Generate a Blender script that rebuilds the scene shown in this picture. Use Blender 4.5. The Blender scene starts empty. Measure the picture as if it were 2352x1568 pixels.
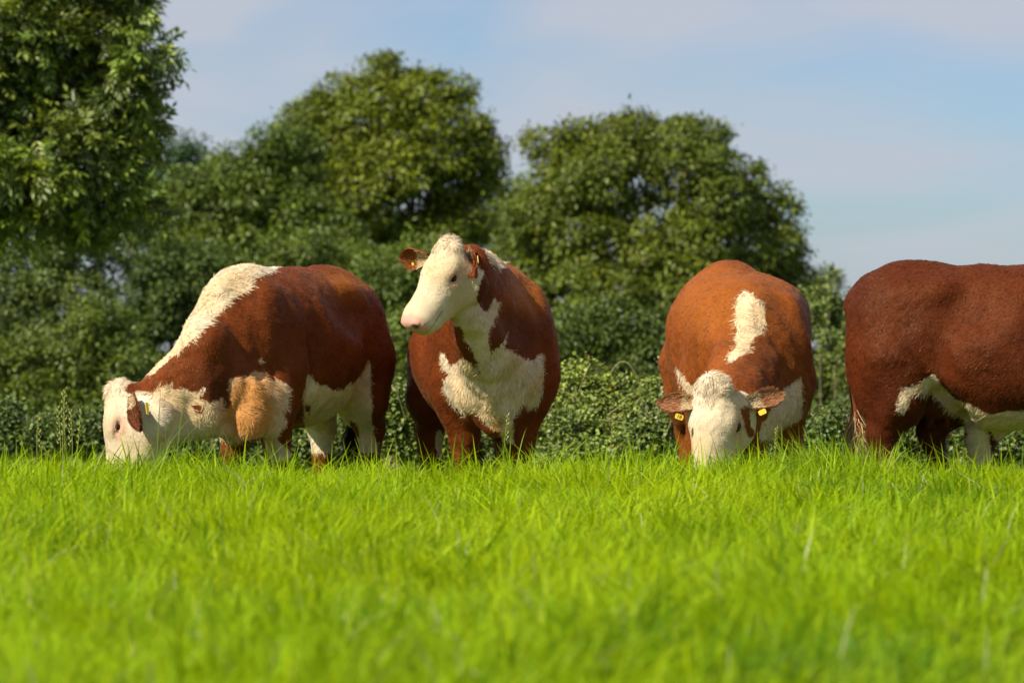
import bpy, math, random
import numpy as np
from mathutils import Vector, Matrix

# ------------------------------------------------------------------ camera, sky, sun, exposure
scene = bpy.context.scene
COL = scene.collection
EYE = 0.68
LENS = 125.0
cam_data = bpy.data.cameras.new('camera')
cam_data.lens = LENS
cam_data.sensor_width = 36.0
cam_data.clip_start = 0.1
cam_data.clip_end = 3000.0
cam_data.dof.use_dof = True
cam_data.dof.focus_distance = 17.3
cam_data.dof.aperture_fstop = 4.0
cam = bpy.data.objects.new('camera', cam_data)
COL.objects.link(cam)
cam.location = (0, 0, EYE)
cam.rotation_euler = (math.radians(90), 0, 0)
scene.camera = cam

SUN_AZ = math.atan2(-0.80, -0.60)      # towards the left, behind the camera
SUN_EL = math.radians(43)
world = bpy.data.worlds.new('World')
scene.world = world
world.use_nodes = True
wn, wl = world.node_tree.nodes, world.node_tree.links
wn.clear()
sky = wn.new('ShaderNodeTexSky')
sky.sky_type = 'NISHITA'
sky.sun_disc = False
sky.sun_elevation = SUN_EL
sky.sun_rotation = SUN_AZ
sky.air_density = 1.0
sky.dust_density = 0.6
sky.ozone_density = 2.0
tc = wn.new('ShaderNodeTexCoord')
mp = wn.new('ShaderNodeMapping')
mp.inputs['Rotation'].default_value = (0, math.radians(-16), 0)
mp.inputs['Scale'].default_value = (8.0, 8.0, 30.0)
nz = wn.new('ShaderNodeTexNoise')
nz.inputs['Scale'].default_value = 1.0
nz.inputs['Detail'].default_value = 4.0
nz.inputs['Distortion'].default_value = 0.6
nz.inputs['Roughness'].default_value = 0.45
rp = wn.new('ShaderNodeValToRGB')
rp.color_ramp.elements[0].position = 0.33
rp.color_ramp.elements[0].color = (0.10, 0.10, 0.10, 1)
rp.color_ramp.elements[1].position = 0.60
rp.color_ramp.elements[1].color = (0.90, 0.90, 0.90, 1)
tint = wn.new('ShaderNodeMixRGB')
tint.blend_type = 'MULTIPLY'
tint.inputs[0].default_value = 1.0
tint.inputs[2].default_value = (0.54, 0.65, 0.84, 1)
mixc = wn.new('ShaderNodeMixRGB')
mixc.inputs[2].default_value = (3.95, 4.15, 4.7, 1)
bg = wn.new('ShaderNodeBackground')
bg.inputs['Strength'].default_value = 0.088
wo = wn.new('ShaderNodeOutputWorld')
wl.new(tc.outputs['Generated'], mp.inputs['Vector'])
wl.new(mp.outputs['Vector'], nz.inputs['Vector'])
wl.new(nz.outputs['Fac'], rp.inputs['Fac'])
wl.new(sky.outputs['Color'], tint.inputs[1])
wl.new(tint.outputs['Color'], mixc.inputs[1])
wl.new(rp.outputs['Color'], mixc.inputs[0])
wl.new(mixc.outputs['Color'], bg.inputs['Color'])
wl.new(bg.outputs['Background'], wo.inputs['Surface'])

sun_data = bpy.data.lights.new('sun', 'SUN')
sun_data.energy = 5.0
sun_data.angle = math.radians(0.53)
sun_data.color = (1.0, 0.91, 0.76)
sun = bpy.data.objects.new('sun', sun_data)
COL.objects.link(sun)
SUN_DIR = Vector((math.sin(SUN_AZ) * math.cos(SUN_EL), math.cos(SUN_AZ) * math.cos(SUN_EL), math.sin(SUN_EL)))
sun.rotation_euler = SUN_DIR.to_track_quat('Z', 'Y').to_euler()
sun.location = SUN_DIR * 60

vs = scene.view_settings
vs.view_transform = 'Standard'
vs.look = 'None'
vs.exposure = 0.62
vs.gamma = 1.0
vs.use_curve_mapping = False
scene.cycles.max_bounces = 8
scene.cycles.transparent_max_bounces = 8

# ------------------------------------------------------------------ helpers
PXM = 36.0 / LENS / 2352.0             # metres per picture unit, per metre of distance

def pw(px, py, Y):
    """A point seen at (px, py) in a 2352-unit-wide picture, Y metres away."""
    s = Y * PXM
    return np.array([(px - 1176.0) * s, Y, EYE - (py - 784.0) * s])

def ground_z(x, y):
    y = np.asarray(y, dtype=float)
    x = np.asarray(x, dtype=float)
    t = np.clip((y - 16.0) / 1.6, 0, 1)
    t = t * t * (3 - 2 * t)
    far = np.clip(y - 17.6, 0, 140)
    z = -0.215 * t - 0.032 * far
    z = z + 0.018 * np.sin(x * 1.7 + 0.4) * np.sin(y * 0.9) + 0.010 * np.sin(x * 3.9 + y * 2.1)
    return z

def norm(v):
    return v / np.maximum(np.linalg.norm(v, axis=-1, keepdims=True), 1e-9)

_R = np.random.RandomState(7)
_LAT = _R.rand(64, 64, 64).astype(np.float32)

def vnoise(p, scale=1.0, seed=0):
    """Smooth value noise in -1..1 for an (n, 3) array."""
    q = np.asarray(p) * scale + seed * 17.31
    i = np.floor(q).astype(int)
    f = q - i
    f = f * f * (3 - 2 * f)
    i0, i1 = i % 64, (i + 1) % 64
    r = 0
    for a in (0, 1):
        xa = i1[:, 0] if a else i0[:, 0]
        wa = f[:, 0] if a else 1 - f[:, 0]
        for b in (0, 1):
            yb = i1[:, 1] if b else i0[:, 1]
            wb = f[:, 1] if b else 1 - f[:, 1]
            for c in (0, 1):
                zc = i1[:, 2] if c else i0[:, 2]
                wc = f[:, 2] if c else 1 - f[:, 2]
                r = r + _LAT[xa, yb, zc] * wa * wb * wc
    return r * 2 - 1

def mesh_np(name, verts, faces, mat=None, parent=None, col=None, smooth=False, mats=None, face_mat=None):
    """One mesh object from numpy arrays; faces is (n, k) or a list of such arrays."""
    if not isinstance(faces, (list, tuple)):
        faces = [faces]
    faces = [np.asarray(f, dtype=np.int32) for f in faces if len(f)]
    verts = np.asarray(verts, dtype=np.float32)
    me = bpy.data.meshes.new(name)
    me.vertices.add(len(verts))
    me.vertices.foreach_set('co', verts.ravel())
    nl = sum(f.size for f in faces)
    nf = sum(len(f) for f in faces)
    me.loops.add(nl)
    me.polygons.add(nf)
    me.loops.foreach_set('vertex_index', np.concatenate([f.ravel() for f in faces]))
    tot = np.concatenate([np.full(len(f), f.shape[1], dtype=np.int32) for f in faces])
    start = np.concatenate([[0], np.cumsum(tot)[:-1]]).astype(np.int32)
    me.polygons.foreach_set('loop_start', start)
    if smooth:
        me.polygons.foreach_set('use_smooth', np.ones(nf, dtype=bool))
    if face_mat is not None:
        me.polygons.foreach_set('material_index', np.asarray(face_mat, dtype=np.int32))
    if col is not None:
        at = me.color_attributes.new('col', 'FLOAT_COLOR', 'POINT')
        c = np.ones((len(verts), 4), dtype=np.float32)
        c[:, :3] = col
        at.data.foreach_set('color', c.ravel())
    for m in (mats or ([mat] if mat else [])):
        me.materials.append(m)
    me.update()
    me.validate()
    o = bpy.data.objects.new(name, me)
    COL.objects.link(o)
    if parent is not None:
        o.parent = parent
        o.matrix_parent_inverse = Matrix.Translation(-Vector(parent.location))
    return o

def tag(o, label=None, cat=None, group=None, kind=None):
    if label: o['label'] = label
    if cat: o['category'] = cat
    if group: o['group'] = group
    if kind: o['kind'] = kind
    return o

def thing(name, label, cat, loc, group=None):
    o = bpy.data.objects.new(name, None)
    o.empty_display_size = 0.2
    COL.objects.link(o)
    o.location = loc
    return tag(o, label, cat, group)

def tubes(paths, sides=6):
    """paths: list of (points (n,3), radii (n)) -> verts, quads."""
    V, F, off = [], [], 0
    for pts, rad in paths:
        pts = np.asarray(pts, float); rad = np.asarray(rad, float)
        n = len(pts)
        t = norm(np.gradient(pts, axis=0))
        ref = np.array([0.31, 0.9, 0.13]) if abs(t[0, 1]) < 0.8 else np.array([1.0, 0.1, 0.2])
        a = norm(np.cross(t, ref)); b = np.cross(t, a)
        an = np.linspace(0, 2 * math.pi, sides, endpoint=False)
        ring = pts[:, None] + rad[:, None, None] * (np.cos(an)[None, :, None] * a[:, None] + np.sin(an)[None, :, None] * b[:, None])
        V.append(ring.reshape(-1, 3))
        k = np.arange(sides); k2 = (k + 1) % sides
        for i in range(n - 1):
            F.append(np.stack([off + i * sides + k, off + i * sides + k2, off + (i + 1) * sides + k2, off + (i + 1) * sides + k], 1))
        off += n * sides
    return np.concatenate(V), np.concatenate(F)

def curve_pts(p0, p1, bend, n=7):
    t = np.linspace(0, 1, n)[:, None]
    p0, p1, bend = map(np.asarray, (p0, p1, bend))
    return p0 * (1 - t) + p1 * t + bend * (4 * t * (1 - t))

# ------------------------------------------------------------------ materials
def new_mat(name):
    m = bpy.data.materials.new(name)
    m.use_nodes = True
    m.node_tree.nodes.clear()
    return m, m.node_tree.nodes, m.node_tree.links

def leaf_mat(name, trans=0.35, rough=0.5, spec=0.3, tgain=(1.25, 1.2, 0.5)):
    m, n, l = new_mat(name)
    at = n.new('ShaderNodeAttribute'); at.attribute_name = 'col'
    p = n.new('ShaderNodeBsdfPrincipled')
    p.inputs['Roughness'].default_value = rough
    p.inputs['Specular IOR Level'].default_value = spec
    mul = n.new('ShaderNodeMixRGB'); mul.blend_type = 'MULTIPLY'; mul.inputs[0].default_value = 1
    mul.inputs[2].default_value = (*tgain, 1)
    t = n.new('ShaderNodeBsdfTranslucent')
    mx = n.new('ShaderNodeMixShader'); mx.inputs[0].default_value = trans
    o = n.new('ShaderNodeOutputMaterial')
    l.new(at.outputs['Color'], p.inputs['Base Color'])
    l.new(at.outputs['Color'], mul.inputs[1])
    l.new(mul.outputs['Color'], t.inputs['Color'])
    l.new(p.outputs[0], mx.inputs[1]); l.new(t.outputs[0], mx.inputs[2])
    l.new(mx.outputs[0], o.inputs['Surface'])
    return m

def fur_mat(name, bump=0.0, rough=0.62, spec=0.15, sheen=0.08):
    m, n, l = new_mat(name)
    at = n.new('ShaderNodeAttribute'); at.attribute_name = 'col'
    p = n.new('ShaderNodeBsdfPrincipled')
    p.inputs['Roughness'].default_value = rough
    p.inputs['Specular IOR Level'].default_value = spec
    p.inputs['Specular Tint'].default_value = (1.0, 0.62, 0.36, 1)
    p.inputs['Sheen Weight'].default_value = sheen
    p.inputs['Sheen Roughness'].default_value = 0.4
    p.inputs['Sheen Tint'].default_value = (1.0, 0.6, 0.35, 1)
    o = n.new('ShaderNodeOutputMaterial')
    l.new(at.outputs['Color'], p.inputs['Base Color'])
    if bump:
        g = n.new('ShaderNodeNewGeometry')
        t = n.new('ShaderNodeTexNoise'); t.inputs['Scale'].default_value = 38; t.inputs['Detail'].default_value = 4
        t.inputs['Distortion'].default_value = 1.2
        b = n.new('ShaderNodeBump'); b.inputs['Strength'].default_value = bump; b.inputs['Distance'].default_value = 0.012
        l.new(g.outputs['Position'], t.inputs['Vector'])
        l.new(t.outputs['Fac'], b.inputs['Height'])
        l.new(b.outputs['Normal'], p.inputs['Normal'])
    l.new(p.outputs[0], o.inputs['Surface'])
    return m

def plain_mat(name, colr, rough=0.6, spec=0.4, noise=0.0, scale=20.0, dark=0.5):
    m, n, l = new_mat(name)
    p = n.new('ShaderNodeBsdfPrincipled')
    p.inputs['Base Color'].default_value = (*colr, 1)
    p.inputs['Roughness'].default_value = rough
    p.inputs['Specular IOR Level'].default_value = spec
    o = n.new('ShaderNodeOutputMaterial')
    if noise:
        t = n.new('ShaderNodeTexNoise'); t.inputs['Scale'].default_value = scale; t.inputs['Detail'].default_value = 6
        g = n.new('ShaderNodeNewGeometry')
        l.new(g.outputs['Position'], t.inputs['Vector'])
        mx = n.new('ShaderNodeMixRGB')
        mx.inputs[1].default_value = (*[c * dark for c in colr], 1)
        mx.inputs[2].default_value = (*[min(1, c * (1 + noise)) for c in colr], 1)
        l.new(t.outputs['Fac'], mx.inputs[0])
        l.new(mx.outputs[0], p.inputs['Base Color'])
        b = n.new('ShaderNodeBump'); b.inputs['Strength'].default_value = 0.5; b.inputs['Distance'].default_value = 0.01
        l.new(t.outputs['Fac'], b.inputs['Height']); l.new(b.outputs['Normal'], p.inputs['Normal'])
    l.new(p.outputs[0], o.inputs['Surface'])
    return m

M_LEAF = leaf_mat('tree_leaf', 0.17, 0.45, 0.35)
M_ASH = leaf_mat('ash_leaf', 0.30, 0.42, 0.45)
M_GRASS = leaf_mat('grass_blade', 0.45, 0.5, 0.14, (1.2, 1.15, 0.5))
M_BARK = plain_mat('bark', (0.16, 0.12, 0.075), 0.85, 0.2, 0.6, 9.0)
M_STEM = plain_mat('dry_stem', (0.42, 0.36, 0.17), 0.7, 0.2)
M_SOIL = plain_mat('pasture_ground', (0.085, 0.12, 0.018), 0.9, 0.1, 0.7, 6.0)
M_SKIN = fur_mat('cow_hide', 0.25)
M_FUR = fur_mat('cow_hair', 0.0, 0.48, 0.26, 0.03)

# ------------------------------------------------------------------ ground
def build_ground():
    ys = np.concatenate([np.linspace(-6, 30, 150), np.linspace(31, 160, 60), np.geomspace(165, 1800, 18)])
    xs = np.concatenate([-np.geomspace(1500, 30, 16), np.linspace(-28, 28, 113), np.geomspace(30, 1500, 16)])
    X, Y = np.meshgrid(xs, ys)
    Z = ground_z(X, Y)
    V = np.stack([X, Y, Z], -1).reshape(-1, 3)
    ny, nx = X.shape
    i = (np.arange(ny - 1)[:, None] * nx + np.arange(nx - 1)[None]).ravel()
    F = np.stack([i, i + 1, i + nx + 1, i + nx], 1)
    g = mesh_np('ground', V, F, M_SOIL, smooth=True)
    tag(g, 'green pasture ground rising to a low crest under the cows', kind='structure')
build_ground()
# ------------------------------------------------------------------ trees and shrubs
def leaf_mesh(pos, axis, nrm, L, W, col, fold=0.25, droop=0.15):
    """Folded pointed leaves (two triangles each) from arrays."""
    n = len(pos)
    a = norm(axis)
    b = norm(np.cross(nrm, a)); nn = np.cross(a, b)
    L = np.asarray(L)[:, None]; W = np.asarray(W)[:, None]
    mid = pos + a * L * 0.45
    V = np.stack([pos, mid + b * W + nn * W * fold, pos + a * L - nn * L * droop, mid - b * W + nn * W * fold], 1).reshape(-1, 3)
    i = np.arange(n) * 4
    F = np.concatenate([np.stack([i, i + 2, i + 1], 1), np.stack([i, i + 3, i + 2], 1)])
    return V, F, np.repeat(col, 4, axis=0)

def crown_points(lobes, n, rng, shell=0.26, rough=0.2, cull=0.70):
    """Clump centres near the outer shells of overlapping lobes, with their outward directions."""
    L = np.array(lobes, float)
    w = (L[:, 3] * L[:, 5]) ** 1.0
    P, U = [], []
    got = 0
    while got < n:
        k = rng.choice(len(L), size=n, p=w / w.sum())
        u = norm(rng.normal(size=(n, 3)))
        c, r = L[k, :3], L[k, 3:6]
        rad = 1 + 0.04 - np.abs(rng.normal(size=n)) * shell
        rad = np.clip(rad, 0.15, 1.06)
        bump = 1 + rough * vnoise(u + c * 0.37, 2.6, 3)
        p = c + u * r * (rad * bump)[:, None]
        d = np.full(n, 9.0)
        for m in range(len(L)):
            dm = np.linalg.norm((p - L[m, :3]) / L[m, 3:6], axis=1)
            d = np.where(m == k, d, np.minimum(d, dm))
        keep = d > cull
        keep &= (rng.rand(n) < np.where(u[:, 1] > 0.35, 0.22, 1.0))
        keep &= p[:, 2] > ground_z(p[:, 0], p[:, 1]) + 0.1
        P.append(p[keep]); U.append(norm(u / r * r.mean())[keep]); got += keep.sum()
    return np.concatenate(P)[:n], np.concatenate(U)[:n]

def sublobes(lobes, rng, size=0.36, per_area=1.0, kmin=9):
    """Smaller boughs budding from the outside of each lobe."""
    out = []
    for l in lobes:
        c, r = np.array(l[:3]), np.array(l[3:6])
        for i in range(int(kmin * per_area) + 2):
            u = norm(rng.normal(size=3))
            if u[1] > 0.5: u[1] *= -1
            if u[2] < -0.6: u[2] *= -0.5
            u = norm(u)
            f = size * r.mean() * rng.uniform(0.65, 1.25)
            p = c + u * r * rng.uniform(0.60, 0.98)
            out.append((*p, f * rng.uniform(0.95, 1.5), f * 1.2, f * rng.uniform(0.75, 1.1)))
    return out

def foliage(lobes, n_clump, per, clump_r, leaf_l, base, rng, yellow=0.0, warm=(1.5, 1.2, 0.5), shell=0.26, rough=0.2, var=0.22, aspect=0.40, cull=0.70, buds=0.38):
    if buds:
        n1 = int(n_clump * 0.92)
        P, U = crown_points(sublobes(lobes, rng, buds), n1, rng, 0.30, rough, 0.62)
        P2, U2 = crown_points([(l[0], l[1] + 0.25 * l[4], l[2], l[3] * 0.72, l[4] * 0.7, l[5] * 0.72) for l in lobes], n_clump - n1, rng, 0.35, rough, 0.5)
        P, U = np.concatenate([P, P2]), np.concatenate([U, U2])
    else:
        P, U = crown_points(lobes, n_clump, rng, shell, rough, cull)
    tone = np.clip(1 + 0.22 * rng.normal(size=n_clump), 0.55, 1.6)
    big = vnoise(P, 0.55 / max(clump_r, 0.05) * 0.3, 5)
    hue = np.clip(0.5 + 0.6 * big + 0.25 * rng.normal(size=n_clump), 0, 1)
    per = int(per * 1.4)
    idx = np.repeat(np.arange(n_clump), per)
    n = len(idx)
    u = U[idx]
    off = rng.normal(size=(n, 3)) * clump_r * 0.42
    off -= u * np.sum(off * u, axis=1, keepdims=True) * 0.45
    off[:, 2] *= 0.75
    pos = P[idx] + off
    out = norm(off + u * clump_r * 0.5)
    axis = norm(out * 0.9 + rng.normal(size=(n, 3)) * 0.6 + np.array([0, 0, -0.35]))
    nrm = norm(u * 0.7 + np.array([0, 0, 0.65]) + rng.normal(size=(n, 3)) * 0.36)
    L = 0.62 * leaf_l * np.clip(1 + 0.25 * rng.normal(size=n), 0.5, 1.6)
    c = np.array(base)[None] * (tone[idx] * np.clip(1 + var * rng.normal(size=n), 0.45, 1.7))[:, None]
    h = hue[idx][:, None]
    c = c * (1 + (np.array(warm)[None] - 1) * h * 0.45)
    if yellow:
        y = rng.rand(n) < yellow
        c[y] = np.array([0.22, 0.19, 0.015]) * (0.7 + 0.6 * rng.rand(y.sum(), 1))
    return leaf_mesh(pos, axis, nrm, L, L * aspect * 0.5 * 1.2, np.clip(c, 0.002, 0.6))

def px_lobes(lst, Y, fy=0.8):
    """(px, py, rx, ry[, dY]) picture units -> world ellipsoids at distance Y."""
    out = []
    for q in lst:
        y = Y + (q[4] if len(q) > 4 else 0.0)
        p = pw(q[0], q[1], y)
        s = y * PXM
        out.append((*p, q[2] * s, max(q[2], q[3]) * s * fy, q[3] * s))
    return out

def limbs(base, lobes, r0, rng, twigs=3, lean=0.0, fork_at=0.42):
    base = np.asarray(base, float)
    top = np.average([l[:3] for l in lobes], axis=0)
    fork = base + (top - base) * fork_at + np.array([rng.normal() * 0.1, 0, 0])
    paths = [(curve_pts(base - np.array([0, 0, 0.15]), fork, [lean, 0, 0], 7), np.linspace(r0 * 1.25, r0 * 0.8, 7))]
    for l in lobes:
        c = np.array(l[:3])
        if c[2] < fork[2] - 0.1 and abs(c[0] - base[0]) > 8 * r0:
            start = base + (fork - base) * 0.4
        else:
            start = fork
        end = c + np.array([0, 0, l[5] * 0.35])
        b = np.array([rng.normal() * 0.12, rng.normal() * 0.1, -0.10 * np.linalg.norm(end - start)])
        pts = curve_pts(start, end, b, 8)
        paths.append((pts, np.linspace(r0 * 0.55, r0 * 0.12, 8)))
        for t in range(twigs):
            k = rng.randint(3, 7)
            e = c + norm(rng.normal(size=3)) * np.array(l[3:6]) * 0.9
            paths.append((curve_pts(pts[k], e, rng.normal(size=3) * 0.08, 6), np.linspace(r0 * 0.2, r0 * 0.03, 6)))
    return paths

def tree(name, label, cat, lobes_px, Y, base_px, n_clump, per, clump_r, leaf_l, base_col, seed, r0=0.14, group=None, mat=None, fy=0.8, twigs=3, crown_name='crown', wood='trunk', **kw):
    rng = np.random.RandomState(seed)
    lobes = px_lobes(lobes_px, Y, fy)
    bx = pw(base_px, 784, Y)[0]
    bz = float(ground_z(bx, Y))
    t = thing(name, label, cat, (bx, Y, bz), group)
    V, F = tubes(limbs((bx, Y, bz), lobes, r0, rng, twigs), 7)
    mesh_np(wood, V, F, M_BARK, t, smooth=True)
    V, F, c = foliage(lobes, n_clump, per, clump_r, leaf_l, base_col, rng, **kw)
    mesh_np(crown_name, V, F, mat or M_LEAF, t, col=c)
    return t

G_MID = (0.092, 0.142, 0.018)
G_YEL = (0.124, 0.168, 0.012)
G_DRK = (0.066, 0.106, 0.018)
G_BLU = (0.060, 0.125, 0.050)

def build_trees():
    # the tall ash in the middle
    tree('ash_tree', 'tallest rounded green tree, behind the cow with the raised head', 'tree',
         [(885, 195, 62, 58), (800, 235, 62, 62, -0.3), (752, 270, 58, 58, -0.4), (695, 320, 62, 58, -0.4), (960, 230, 80, 75), (1038, 222, 40, 62, -0.4), (880, 300, 150, 120), (1040, 330, 100, 95, -0.5),
          (1095, 400, 58, 95), (720, 330, 100, 85, -0.5), (760, 430, 150, 110, -1.0), (930, 430, 150, 115, -0.8), (1050, 490, 110, 105), (660, 420, 90, 80),
          (880, 560, 190, 110), (1000, 620, 150, 120, -0.6), (760, 600, 140, 120)],
         74, 900, 2300, 30, 0.30, 0.165, G_YEL, 11, r0=0.22, group='trees behind the herd', shell=0.22, rough=0.22)
    tree('broadleaf_tree', 'lower tree joining the left shoulder of the tallest tree', 'tree',
         [(560, 400, 95, 78), (640, 370, 85, 78), (490, 450, 105, 80), (600, 500, 150, 110), (450, 540, 110, 110), (520, 640, 150, 130), (700, 560, 120, 130), (680, 700, 150, 130)],
         68, 560, 1500, 30, 0.28, 0.15, G_MID, 12, r0=0.18, group='trees behind the herd', rough=0.22)
    tree('broadleaf_tree', 'small bluish green treetop peeking out beside the big left branches', 'tree',
         [(412, 368, 46, 66), (455, 372, 42, 34), (380, 430, 60, 60), (430, 450, 80, 70), (420, 560, 110, 130)],
         92, 420, 480, 28, 0.36, 0.19, G_BLU, 13, r0=0.16, group='trees behind the herd', rough=0.22)
    tree('broadleaf_tree', 'dark treetop filling the gap between the two big round trees', 'tree',
         [(1150, 455, 72, 66), (1120, 540, 80, 80), (1200, 560, 90, 90), (1150, 680, 130, 150)],
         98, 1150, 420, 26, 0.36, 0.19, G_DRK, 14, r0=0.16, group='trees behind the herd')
    tree('sycamore_tree', 'broad dome shaped tree with yellowing top, behind the two cows on the right', 'tree',
         [(1480, 345, 150, 84), (1360, 340, 80, 74), (1580, 350, 72, 62, -0.3), (1290, 400, 95, 95), (1675, 440, 80, 80), (1450, 430, 170, 115, -0.8), (1600, 450, 140, 110, -0.8),
          (1230, 500, 75, 100), (1770, 490, 68, 72), (1330, 540, 140, 110, -0.8), (1690, 570, 135, 105, -0.5), (1800, 610, 48, 75), (1500, 600, 170, 120, -1.0), (1240, 660, 120, 140), (1420, 720, 190, 140, -1.2),
          (1650, 720, 170, 140, -0.8), (1800, 740, 90, 130), (1300, 830, 150, 130, -1.0), (1500, 880, 200, 130, -1.0)],
         64, 1500, 3300, 30, 0.26, 0.145, (0.104, 0.146, 0.015), 15, r0=0.24, group='trees behind the herd', yellow=0.018, shell=0.20, rough=0.2)
    # shrub masses along the foot of the trees
    tree('shrub', 'pale leafy shrub at the left edge under the overhanging branches', 'shrub',
         [(60, 640, 120, 100), (170, 600, 110, 90), (30, 760, 130, 110), (140, 720, 120, 100)],
         50, 90, 780, 28, 0.20, 0.105, (0.110, 0.160, 0.036), 21, r0=0.09, group='shrubs below the trees', rough=0.25)
    tree('shrub', 'dense dark shrub behind the grazing cow\'s head on the left', 'shrub',
         [(230, 790, 120, 100), (120, 850, 120, 100), (280, 880, 110, 110), (180, 960, 150, 100), (50, 930, 120, 110), (350, 960, 120, 100)],
         46, 200, 950, 28, 0.19, 0.098, G_MID, 22, r0=0.08, group='shrubs below the trees', rough=0.25)
    tree('shrub', 'shaded shrub rising above the pale mane of the grazing cow', 'shrub',
         [(380, 690, 100, 100), (470, 740, 110, 110), (350, 800, 90, 100), (420, 620, 90, 80)],
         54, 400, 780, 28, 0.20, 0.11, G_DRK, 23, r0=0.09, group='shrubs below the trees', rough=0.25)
    tree('shrub', 'bushy shrub above the back of the grazing cow on the left', 'shrub',
         [(620, 620, 100, 70), (720, 600, 110, 70), (820, 640, 110, 80), (560, 720, 120, 100), (700, 740, 160, 120)],
         56, 680, 800, 28, 0.21, 0.115, G_MID, 24, r0=0.09, group='shrubs below the trees', rough=0.25)
    tree('shrub', 'green shrub between the grazing cow and the cow looking left', 'shrub',
         [(900, 660, 90, 80), (960, 620, 110, 80), (900, 780, 110, 120), (1000, 760, 120, 120), (920, 930, 120, 120), (830, 900, 120, 120)],
         50, 920, 900, 28, 0.20, 0.105, G_MID, 25, r0=0.09, group='shrubs below the trees', rough=0.25)
    tree('shrub', 'dark shrub to the right of the cow with the raised head', 'shrub',
         [(1330, 800, 80, 80), (1420, 780, 90, 90), (1300, 900, 90, 90), (1450, 880, 100, 90), (1520, 820, 80, 100)],
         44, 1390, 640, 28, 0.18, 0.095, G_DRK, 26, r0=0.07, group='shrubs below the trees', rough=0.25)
    # hawthorn hedge at the right, low enough to leave sky above
    tree('hawthorn_bush', 'light green hawthorn bush with upright shoots, between the two right cows', 'bush',
         [(1880, 700, 50, 60), (1900, 790, 70, 80), (1860, 860, 80, 90), (1940, 860, 70, 80), (1900, 960, 100, 90)],
         40, 1895, 520, 26, 0.11, 0.058, (0.110, 0.155, 0.036), 31, r0=0.022, group='hedge bushes on the right', aspect=0.7, rough=0.3)
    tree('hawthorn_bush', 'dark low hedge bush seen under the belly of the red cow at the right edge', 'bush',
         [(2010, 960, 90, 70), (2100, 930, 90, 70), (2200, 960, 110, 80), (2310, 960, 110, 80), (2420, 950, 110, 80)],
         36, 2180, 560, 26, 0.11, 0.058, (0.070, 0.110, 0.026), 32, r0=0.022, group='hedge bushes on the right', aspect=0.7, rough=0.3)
    tree('broadleaf_tree', 'hazy blue green treetop far off between the two right cows', 'tree',
         [(1955, 775, 38, 40), (1985, 800, 50, 45), (1930, 830, 60, 60)],
         125, 1960, 120, 22, 0.40, 0.25, (0.060, 0.095, 0.050), 33, r0=0.14, group='trees behind the herd')
    # shrubs that carry the thicket on past the edges of the picture
    tree('shrub', 'outermost shrub of the thicket, past the left edge', 'shrub',
         [(-150, 760, 160, 130), (-320, 800, 170, 130), (-200, 930, 200, 140), (-420, 940, 180, 140)],
         52, -250, 620, 26, 0.22, 0.12, G_MID, 27, r0=0.09, group='shrubs below the trees', rough=0.25)
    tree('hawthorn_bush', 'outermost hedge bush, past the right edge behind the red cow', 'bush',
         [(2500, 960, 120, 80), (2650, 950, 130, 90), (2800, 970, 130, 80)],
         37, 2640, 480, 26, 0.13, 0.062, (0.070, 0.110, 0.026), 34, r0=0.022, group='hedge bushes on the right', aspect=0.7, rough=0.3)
    rng = np.random.RandomState(40)
    for (x0, y0, x1, y1, lab) in ((1884, 760, 1912, 603, 'tallest slender leafy shoot rising into the sky by the right hedge'),
                                  (1918, 790, 1958, 668, 'shorter leafy shoot leaning towards the rump of the rightmost cow')):
        Y = 39.0
        b, e = pw(x0, y0 + 60, Y), pw(x1, y1, Y)
        b0 = b.copy(); b0[2] = float(ground_z(b[0], Y))
        t = thing('hawthorn_shoot', lab, 'shoot', b0, 'leafy shoots above the hedge')
        pts = np.concatenate([[b0], curve_pts(b, e, [0.04, 0, 0], 9)])
        V, F = tubes([(pts, np.linspace(0.007, 0.002, 10))], 6)
        mesh_np('stem', V, F, M_BARK, t, smooth=True)
        n = 90
        k = rng.rand(n)
        p = b + (e - b) * k[:, None] + rng.normal(size=(n, 3)) * 0.02
        V, F, c = leaf_mesh(p, rng.normal(size=(n, 3)) + [0, 0, 0.5], rng.normal(size=(n, 3)) + [0, -0.5, 0.6], 0.05 + 0.035 * rng.rand(n), 0.018 + 0.01 * rng.rand(n),
                            np.array([0.15, 0.19, 0.035]) * (0.7 + 0.6 * rng.rand(n, 1)))
        mesh_np('leaves', V, F, M_LEAF, t, col=c)

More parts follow.
